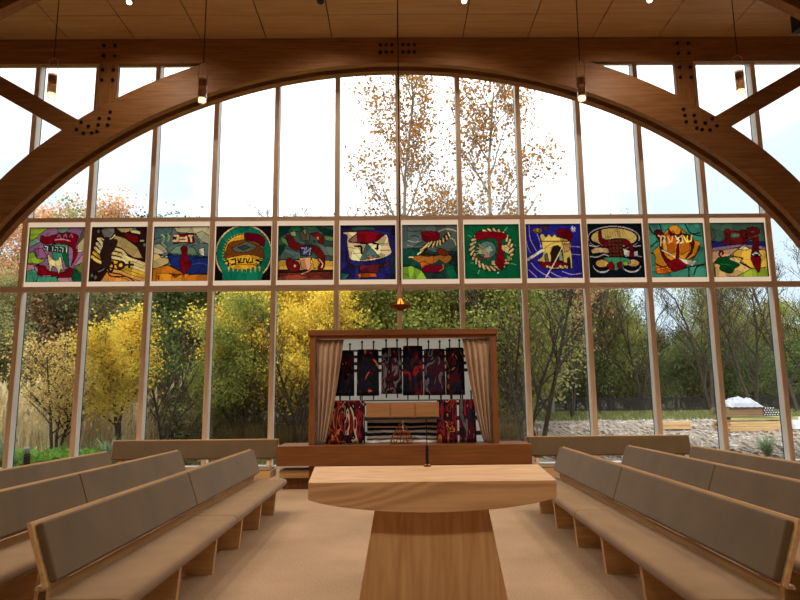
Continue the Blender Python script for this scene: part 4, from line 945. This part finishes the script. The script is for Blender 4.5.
def tree_proto(key, name, h, spread, seed, leaf, n, size, sig, levels=3, r0=.12, k1=8, up=.5, crown0=.2, bark=None, multi=1, droop=False, minlv=1, zmin=.3):
    root = empty(name, (0, 0, 0))
    mb, tips = branches(h, spread, seed, levels, r0, k1, up, crown0, multi=multi)
    mb.build('trunk', bark or BARK, root)
    cen = [tuple(t[0]) for t in tips if t[1] >= minlv and t[0].z > h*crown0*.8]
    if droop:
        e = []
        R_ = random.Random(seed)
        for c in cen:
            L = R_.uniform(.5, h*.28)
            for q_ in range(5): e.append((c[0]+R_.uniform(-.3, .3), c[1]+R_.uniform(-.3, .3), max(c[2]-L*q_/4, .6)))
        cen = e
    if n:
        V, F_ = leaves_np(cen, n, sig, size, seed, droop, zmin); leafobj('crown', V, F_, LM[leaf], root)
    protos[key] = [root, False, h]
    return root
tree_proto('maple', 'yellow_maple', 7.5, .42, 11, 'yel', 20700, 0.120, (.32, .32, .28), 3, .1, 11, .5, .22, multi=2)
tree_proto('young', 'young_maple', 6.0, .26, 12, 'yel', 11959, 0.108, (.28, .28, .22), 3, .07, 10, .5, .25, multi=2)
tree_proto('olive', 'olive_tree', 9, .42, 13, 'olv', 27599, 0.132, (.45, .45, .4), 3, .14, 12, .5, .08)
tree_proto('green', 'green_tree', 9, .42, 14, 'grn', 27599, 0.132, (.45, .45, .4), 3, .14, 12, .5, .08)
tree_proto('dark', 'dark_thicket_tree', 9, .45, 15, 'drk', 32199, 0.156, (.6, .6, .55), 3, .16, 13, .45, .03)
tree_proto('rust', 'rust_tree', 9, .4, 16, 'rus', 18400, 0.102, (.35, .35, .3), 3, .12, 12, .55, .2, bark=BARKG)
tree_proto('gold', 'golden_shrub', 4.2, .5, 17, 'gold', 5979, 0.090, (.22, .22, .2), 3, .06, 9, .5, .2, multi=3)
tree_proto('yg', 'yellowgreen_tree', 8.5, .42, 18, 'yg', 24149, 0.126, (.42, .42, .36), 3, .12, 12, .5, .12, multi=2)
tree_proto('willow', 'willow_tree', 12, .3, 19, 'wil', 34500, 0.144, (.2, .2, .28), 3, .26, 10, .5, .25, droop=True)
tree_proto('bare', 'bare_tree', 9, .45, 20, 'brn', 1100, 0.072, (.3, .3, .3), 4, .1, 9, .62, .15, bark=BARK, multi=2)
tree_proto('poplar', 'tall_poplar', 17.5, .24, 21, 'pop', 7000, .14, (.3, .3, .3), 4, .13, 15, .66, .22, bark=BARKG, minlv=2, zmin=4)
tree_proto('spruce', 'spruce', 11, .3, 22, 'drk', 18400, 0.120, (.25, .25, .3), 2, .14, 22, .15, .1)
tree_proto('bush', 'green_bush', 3.4, .6, 23, 'grn', 14949, 0.108, (.35, .35, .3), 3, .05, 9, .4, .02, multi=3, zmin=.05)
tree_proto('obush', 'olive_bush', 3.2, .6, 24, 'olv', 13799, 0.096, (.35, .35, .3), 3, .05, 9, .4, .02, multi=3, zmin=.05)
def plant(key, px, Y, h, label, group, rot=None):
    root, used, h0 = protos[key]
    o = copy_tree(root) if used else root; protos[key][1] = True
    x = at(px, 400, Y).x; s = h/h0
    o.location = (x, Y, gz(x, Y)-.05); o.scale = (s, s, s); o.rotation_euler = (0, 0, rot if rot is not None else random.uniform(0, 6.28))
    tag(o, label, 'tree' if 'bush' not in key and key != 'gold' else 'shrub', group)
# behind: the wood's dark edge
BG = 'dense dark trees closing the wood'
i = 0
for px in range(-60, 900, 38):
    left = px < 540
    plant('dark', px+random.uniform(-8, 8), (38 if left else 56)+random.uniform(-2, 3), (9.5 if left else 7.2)+random.uniform(-1, 1), 'one of the dark leafy trees closing the back of the wood', BG)
for px in range(-40, 560, 50): plant('obush', px+random.uniform(-9, 9), 31+random.uniform(-1.5, 2), 4.6+random.uniform(-.5, .8), 'low olive undergrowth below the left wood', 'undergrowth bushes of the left wood')
for px in range(520, 900, 20): plant('bush', px+random.uniform(-9, 9), 49+random.uniform(-1.5, 2), 4.2+random.uniform(-.8, .8), 'green bush behind the black fence', 'green bushes behind the fence')
T = [ # key, px, distance, height, label
 ('rust', 0, 27, 9.5, 'rust orange tree at the far left edge'), ('olive', -25, 24, 6, 'olive tree cut by the left edge, in front of the rust tree'),
 ('olive', 45, 29, 9.2, 'olive tree behind the golden shrub in the first full window bay'), ('gold', 60, 19.3, 3.5, 'gold leaved shrub with dark stems standing in the tall reeds'),
 ('young', 124, 19.6, 4.9, 'slim young maple with yellow leaves in the second window bay'), ('olive', 95, 31, 8.2, 'olive tree behind the young yellow maple'),
 ('green', 172, 27, 8.2, 'bushy green tree in the third window bay'), ('olive', 197, 30, 8.8, 'olive tree between the green tree and the big yellow maple'),
 ('maple', 236, 25, 6.8, 'yellow maple in the fourth window bay'), ('maple', 292, 24, 7.8, 'big bright yellow maple just left of the ark'), ('yg', 222, 29, 7.6, 'yellow-green tree behind the maples left of the ark'),
 ('yg', 345, 27, 8.2, 'yellow-green tree above the left half of the ark'), ('yg', 395, 28, 8.0, 'yellow-green tree above the middle of the ark'), ('yg', 448, 27, 8.4, 'yellow-green tree above the right half of the ark'),
 ('green', 492, 27, 7.4, 'green tree just right of the ark'), ('yg', 508, 25, 7.2, 'yellow-green tree just right of the ark, before the mullion'), ('bare', 538, 23, 8.6, 'bare thin tree beside the mullion right of the ark'),
 ('rust', 552, 40, 10.2, 'rust brown tree in the bay right of the ark'), ('bare', 570, 36, 9, 'bare grey tree before the rust brown tree'), ('rust', 590, 48, 10, 'second rust tree, further back, left of the willows'),
 ('willow', 612, 47, 14.5, 'drooping willow, leftmost of the willows behind the fence'), ('green', 600, 50, 6, 'low green tree below the leftmost willow'), ('willow', 650, 58, 8, 'drooping willow second from the left, further back'),
 ('bare', 640, 46, 10, 'bare tree between the willows'), ('willow', 728, 50, 13.2, 'drooping willow behind the lumber, third from left'), ('bare', 712, 44, 11.6, 'bare tree with dark limbs behind the lumber stack'),
 ('willow', 770, 54, 9.4, 'drooping willow right of the bare limbs, fourth from left'), ('bare', 755, 42, 11, 'bare tree at the right end of the willows'), ('yg', 800, 52, 8.5, 'yellow-green tree at the right edge'), ('bare', 800, 40, 13, 'tall bare tree at the right edge behind the last mullion'),
 ('poplar', 415, 30, 18.6, 'tall thin poplar rising left of the high middle mullion'), ('poplar', 478, 29, 19.2, 'tall poplar with golden leaves, right of the other poplar'),
 ('rust', 55, 30, 10.8, 'pale olive tree top showing over the leftmost stained glass'), ('spruce', 180, 36, 13.6, 'dark spruce top showing over the third stained glass panel'),
 ('bare', 345, 34, 12.4, 'bare twiggy tree left of the poplars'), ('bare', 595, 60, 10.5, 'distant bare tree'), ('green', 680, 58, 5.5, 'green tree behind the fence below the third willow'), ('olive', 745, 55, 8.4, 'olive tree behind the fence right of the lumber'),
 ('bare', 168, 21.5, 4.8, 'dark bare shrub stems in the third window bay'), ('bare', 300, 21, 4.4, 'dark bare sapling beside the left post of the ark'), ('yg', 238, 22.5, 5.2, 'small yellow-green tree in front, in the fourth window bay'), ('maple', 296, 22, 5.6, 'small yellow maple in front, beside the left post of the ark'), ('bare', 522, 21.5, 5.2, 'dark bare sapling close to the mullion right of the ark'), ('obush', 215, 24.5, 2.6, 'olive bush low in the fourth window bay'), 
 ('obush', 470, 25, 3.4, 'olive bush low beside the right post of the ark'), ('obush', 300, 26, 3.6, 'olive bush low beside the left post of the ark'), ('bush', 160, 25, 3.4, 'green bush low in the third window bay'),
]
for t_ in T: plant(*t_, None)
for o in list(bpy.data.objects):
    if o.get('label') == 'distant bare tree': o['label'] = 'small distant bare tree between the rust tree and the willows'
# tall reeds
def blades(name, mat, n, fx, h, lean, w, seed, seedhead=False):
    r = random.Random(seed); m = MB()
    for i in range(n):
        x, y = fx(r); z = gz(x, y); H_ = h*r.uniform(.6, 1.1)*(1 if not seedhead else .75+.5*mnoise.noise(Vector((x*.6, y*.6, 0)))+.25*mnoise.noise(Vector((x*2.3, y*2, 0)))); a = r.uniform(0, 2*pi); lx, ly = lean*cos(a)*H_*r.random(), lean*sin(a)*H_*r.random(); wx, wy = w*cos(a+1.2), w*sin(a+1.2)
        m.add([(x-wx, y-wy, z), (x+wx, y+wy, z), (x+lx*.35+wx*.8, y+ly*.35+wy*.8, z+H_*.6), (x+lx*.35-wx*.8, y+ly*.35-wy*.8, z+H_*.6), (x+lx, y+ly, z+H_*r.uniform(.85, 1))], [(0, 1, 2, 3), (3, 2, 4)])
        if seedhead and r.random() < .25:
            m.add([(x+lx*.8, y+ly*.8, z+H_*.85), (x+lx+.06, y+ly, z+H_*1.0), (x+lx*1.1, y+ly, z+H_*1.12), (x+lx-.06, y+ly, z+H_*1.0)], [(0, 1, 2, 3)])
    return m.build(name, mat)
REED = leafmat('dry_reed', [(112, 96, 68), (152, 134, 100), (186, 168, 130), (132, 114, 84)], 2.0)
tag(blades('tall_reeds', REED, 6500, lambda r: (-8.6-8.5*r.random()**.8, r.uniform(19.5, 25)), 2.3, .6, .012, 5, True), 'tall tan reeds outside the left windows', 'reeds', kind='stuff')
tag(blades('undergrowth_stems', leafmat('dry_stem', [(60, 54, 42), (84, 76, 54), (108, 98, 66)], 2.0), 3400, lambda r: (r.uniform(-7, 4.6), r.uniform(21.5, 26)), 1.25, .5, .012, 6), 'dry brown stems and grass under the trees behind the ark', 'undergrowth', kind='stuff')
tag(blades('meadow_grass', leafmat('grass_green', [(66, 72, 42), (96, 100, 60), (120, 122, 76)], 1.0), 6000, lambda r: (r.uniform(6, 30), r.uniform(34, 42)), .22, .3, .03, 7), 'green grass strip in front of the black fence', 'grass', kind='stuff')
r = np.random.default_rng(5); cen = [(x, y, .05) for x, y in zip(r.uniform(-13.5, -7.6, 500), r.uniform(16.2, 18.2, 500))]
V, F_ = leaves_np(cen, 7000, (.12, .12, .14), .12, 5, zmin=0); tag(leafobj('ground_cover', V, F_, leafmat('ground_cover_leaf', [(70, 110, 50), (110, 150, 70), (150, 180, 90)], 2.0), None), 'low green ground cover outside the left windows', 'ground cover', kind='stuff')
cen = [(x, y, .05) for x, y in zip(r.uniform(-7.5, -2, 400), r.uniform(15.9, 17.4, 400))]
V, F_ = leaves_np(cen, 4200, (.12, .12, .12), .1, 6, zmin=0); tag(leafobj('ground_cover', V, F_, LM['olv'], None), 'low olive ground cover outside the windows by the left back bench', 'ground cover', kind='stuff')
# spiky clumps near the glass
def clump(px, Y, h, n, label, col):
    x = at(px, 450, Y).x; R_ = random.Random(int(px)); m = MB()
    for i in range(n):
        a = R_.uniform(0, 6.28); o_ = h*R_.uniform(.2, .75); H_ = h*R_.uniform(.6, 1); w = .012+.012*R_.random(); c, s = cos(a), sin(a)
        m.add([(-s*w, c*w, 0), (s*w, -c*w, 0), (c*o_*.4+s*w, s*o_*.4-c*w, H_*.65), (c*o_*.4-s*w, s*o_*.4+c*w, H_*.65), (c*o_, s*o_, H_)], [(0, 1, 2, 3), (3, 2, 4)])
    o = m.build('spiky_plant', col); o.location = (x, Y, gz(x, Y)); tag(o, label, 'plant', 'spiky plants close to the windows')
SPK = leafmat('spiky_leaf', [(84, 104, 74), (124, 142, 112), (160, 172, 146)], 4)
clump(109, 16.6, .85, 60, 'spiky green plant outside left of the straight left bench', SPK)
clump(767, 16.8, .62, 90, 'spiky grey-green plant outside the right windows', SPK); clump(4, 16.4, 1.0, 40, 'spiky plant at the left edge outside', SPK); clump(285, 16.2, .5, 40, 'small spiky plant outside beside the ark base', SPK); clump(556, 16.3, .5, 50, 'small green plant outside beneath the straight right bench', SPK)
# bollard light
q = at(26.5, 462, 16.0); bo = empty('bollard_light', (q.x, 16.0, 0.03)); tag(bo, 'short black bollard light outside the left windows', 'bollard')
MB().lathe([(.075, -.02), (.075, .32), (.0, .32)], k=20).build('post', BLACK, bo); MB().lathe([(.06, .32), (.06, .4)], k=20).build('lens', FROST, bo); MB().lathe([(.0, .4), (.085, .4), (.085, .44), (.05, .47), (0, .475)], k=20).build('cap', plain('grey_cap', (130, 130, 130), .5), bo)
# fence
xa, xb, YF = 5.0, 34.0, 45.0; fr = empty('black_fence', ((xa+xb)/2, YF, .7)); tag(fr, 'long black picket fence at the edge of the wood', 'fence')
w = (xb-xa)/2
m = MB()
x = -w
while x < w:
    m.box(x, x+.045, -.012, .012, .05, .96); x += .075
m.box(-w, w, -.02, .02, .12, .17); m.box(-w, w, -.02, .02, .82, .87); m.build('picket_panel', BLACK, fr)
for i in range(13):
    x = -w+2*w*i/12; MB().box(x-.04, x+.04, -.04, .04, -.1, 1.06).build('fence_post', BLACK, fr)
# near thin posts with wire, before the grass
for i, px in enumerate((548, 600, 640, 676, 712)):
    q = at(px, 412, 40); MB_ = MB().tube([(0, 0, -.1), (0, 0, .62)], .035, 6).build('stake', BLACK); MB_.location = (q.x, 40, gz(q.x, 40)); tag(MB_, 'thin dark stake in the grass before the black fence', 'stake', 'dark stakes before the fence')
# lumber
LUM = wood('lumber', (150, 116, 78), (196, 160, 112), 0, .6, .8); LUMD = wood('lumber_weathered', (98, 76, 54), (136, 108, 78), 0, .6, .8); LUMG = wood('lumber_treated', (120, 118, 70), (164, 158, 104), 0, .6, .8)
YL = 26.5
def stack(x0, x1, y0, y1, z0, nl, nr_, mat, name, label, th=.09, ends=True):
    root = empty(name, ((x0+x1)/2, (y0+y1)/2, z0)); tag(root, label, 'lumber', 'stacks of lumber outside')
    w = (x1-x0)/2; d = (y1-y0)/2
    for l in range(nl):
        for r_ in range(nr_):
            yy = -d+2*d*r_/nr_; o = MB().box(-w+random.uniform(-.06, .06), w+random.uniform(-.06, .06), yy+.01, yy+2*d/nr_-.01, l*th, (l+1)*th-.008).build('plank', mat, root)
    return root
g0 = gz(0, YL)
def X_(px, Y=YL): return at(px, 420, Y).x
stack(X_(728), X_(781), YL-.1, YL+1.3, g0+.06, 4, 6, LUM, 'lumber_stack', 'lowest long stack of pale planks on the rough ground', .10)
stack(X_(733), X_(800), YL+.1, YL+1.4, g0+.50, 1, 5, LUMG, 'lumber_layer', 'greenish layer of boards in the middle of the lumber pile', .12)
stack(X_(727), X_(768), YL+.1, YL+1.2, g0+.66, 4, 5, LUMD, 'lumber_stack', 'weathered brown stack of planks under the white tarp', .09)
stack(X_(676), X_(708), 28.0, 28.6, gz(0, 28)+.05, 2, 3, LUM, 'beam_stack', 'low pair of pale beams left of the lumber pile', .16)
stack(X_(786), X_(830), YL+.6, YL+1.8, g0+.1, 3, 4, plain('wrapped_white', (206, 208, 212), .5), 'wrapped_bundle', 'white wrapped bundle at the right edge behind the last mullion', .16)
pr0 = empty('pipe_bundle', (X_(772), YL+.3, g0+.66)); tag(pr0, 'bundle of dark pipes with white ends right of the brown planks', 'pipes')
PW = plain('pipe_end_white', (220, 220, 220), .6)
for l in range(4):
    for r_ in range(6 if l < 2 else 4):
        x = -.24+r_*.105+(.05 if l % 2 else 0); pp = MB().tube([(x, -.25, .06+l*.09), (x, .8, .06+l*.09)], .045, 8).build('pipe', BLACK, pr0)
        MB().tube([(x, -.256, .06+l*.09), (x, -.25, .06+l*.09)], .024, 8).build('pipe_end', PW, pp)
# white tarp heaped on top
m = MB(); nu, nv = 36, 20; vs = []; TWd = (X_(766)-X_(731))/2
for j in range(nv+1):
    for i in range(nu+1):
        u, v = -1+2*i/nu, -1+2*j/nv
        e = max(0, 1-abs(u)**2.2)*max(0, 1-abs(v)**3); hgt = .44*e**.6*(.85+.3*mnoise.noise(Vector((u*2.4, v*2, 4))))+.09*e*mnoise.noise(Vector((u*7, v*6, 1)))
        vs.append((u*TWd, v*.62, max(hgt, 0)+.01*cos(i)))
fs = [(j*(nu+1)+i, j*(nu+1)+i+1, (j+1)*(nu+1)+i+1, (j+1)*(nu+1)+i) for j in range(nv) for i in range(nu)]
o = m.add(vs, fs).build('white_tarp', plain('tarp_white', (140, 141, 150), .5), smooth=False); o.location = ((X_(766)+X_(731))/2, YL+.65, g0+1.03); md = o.modifiers.new('t', 'SOLIDIFY'); md.thickness = .01
tag(o, 'crumpled white tarp heaped on top of the lumber pile', 'tarp')

# ================================================================== SKY AND LIGHT
wd = bpy.data.worlds.new('overcast_sky'); scene.world = wd; wd.use_nodes = True; nt = wd.node_tree; nt.nodes.clear()
out = N(nt, 'ShaderNodeOutputWorld'); bg = N(nt, 'ShaderNodeBackground', Strength=SKY)
tc = N(nt, 'ShaderNodeTexCoord'); mp = N(nt, 'ShaderNodeMapping'); mp.inputs['Scale'].default_value = (1, 1, 2.2); nz = N(nt, 'ShaderNodeTexNoise', Scale=2.2, Detail=5.0, Roughness=.55)
nt.links.new(tc.outputs['Generated'], mp.inputs[0]); nt.links.new(mp.outputs[0], nz.inputs['Vector'])
sz = N(nt, 'ShaderNodeSeparateXYZ'); nt.links.new(tc.outputs['Generated'], sz.inputs[0])
mu = N(nt, 'ShaderNodeMath', operation='MULTIPLY_ADD'); mu.inputs[1].default_value = .5; nt.links.new(nz.outputs['Fac'], mu.inputs[0]); nt.links.new(sz.outputs['Z'], mu.inputs[2])
r = ramp(nt, [(.30, (118, 130, 142)), (.52, (140, 149, 155)), (.66, (206, 208, 211)), (1, (250, 250, 250))]); nt.links.new(mu.outputs[0], r.inputs[0])
nt.links.new(r.outputs[0], bg.inputs[0]); nt.links.new(bg.outputs[0], out.inputs[0])
sn = bpy.data.lights.new('sun', 'SUN'); sn.energy = SUN; sn.angle = radians(40); sn.color = (1, .97, .92); so = bpy.data.objects.new('sun', sn); COL.objects.link(so); so.rotation_euler = (radians(38), 0, radians(-25))
vs_ = scene.view_settings; vs_.view_transform = 'Standard'; vs_.look = 'None'; vs_.gamma = 1; vs_.use_curve_mapping = False; vs_.exposure = EXPO
scene.display_settings.display_device = 'sRGB'
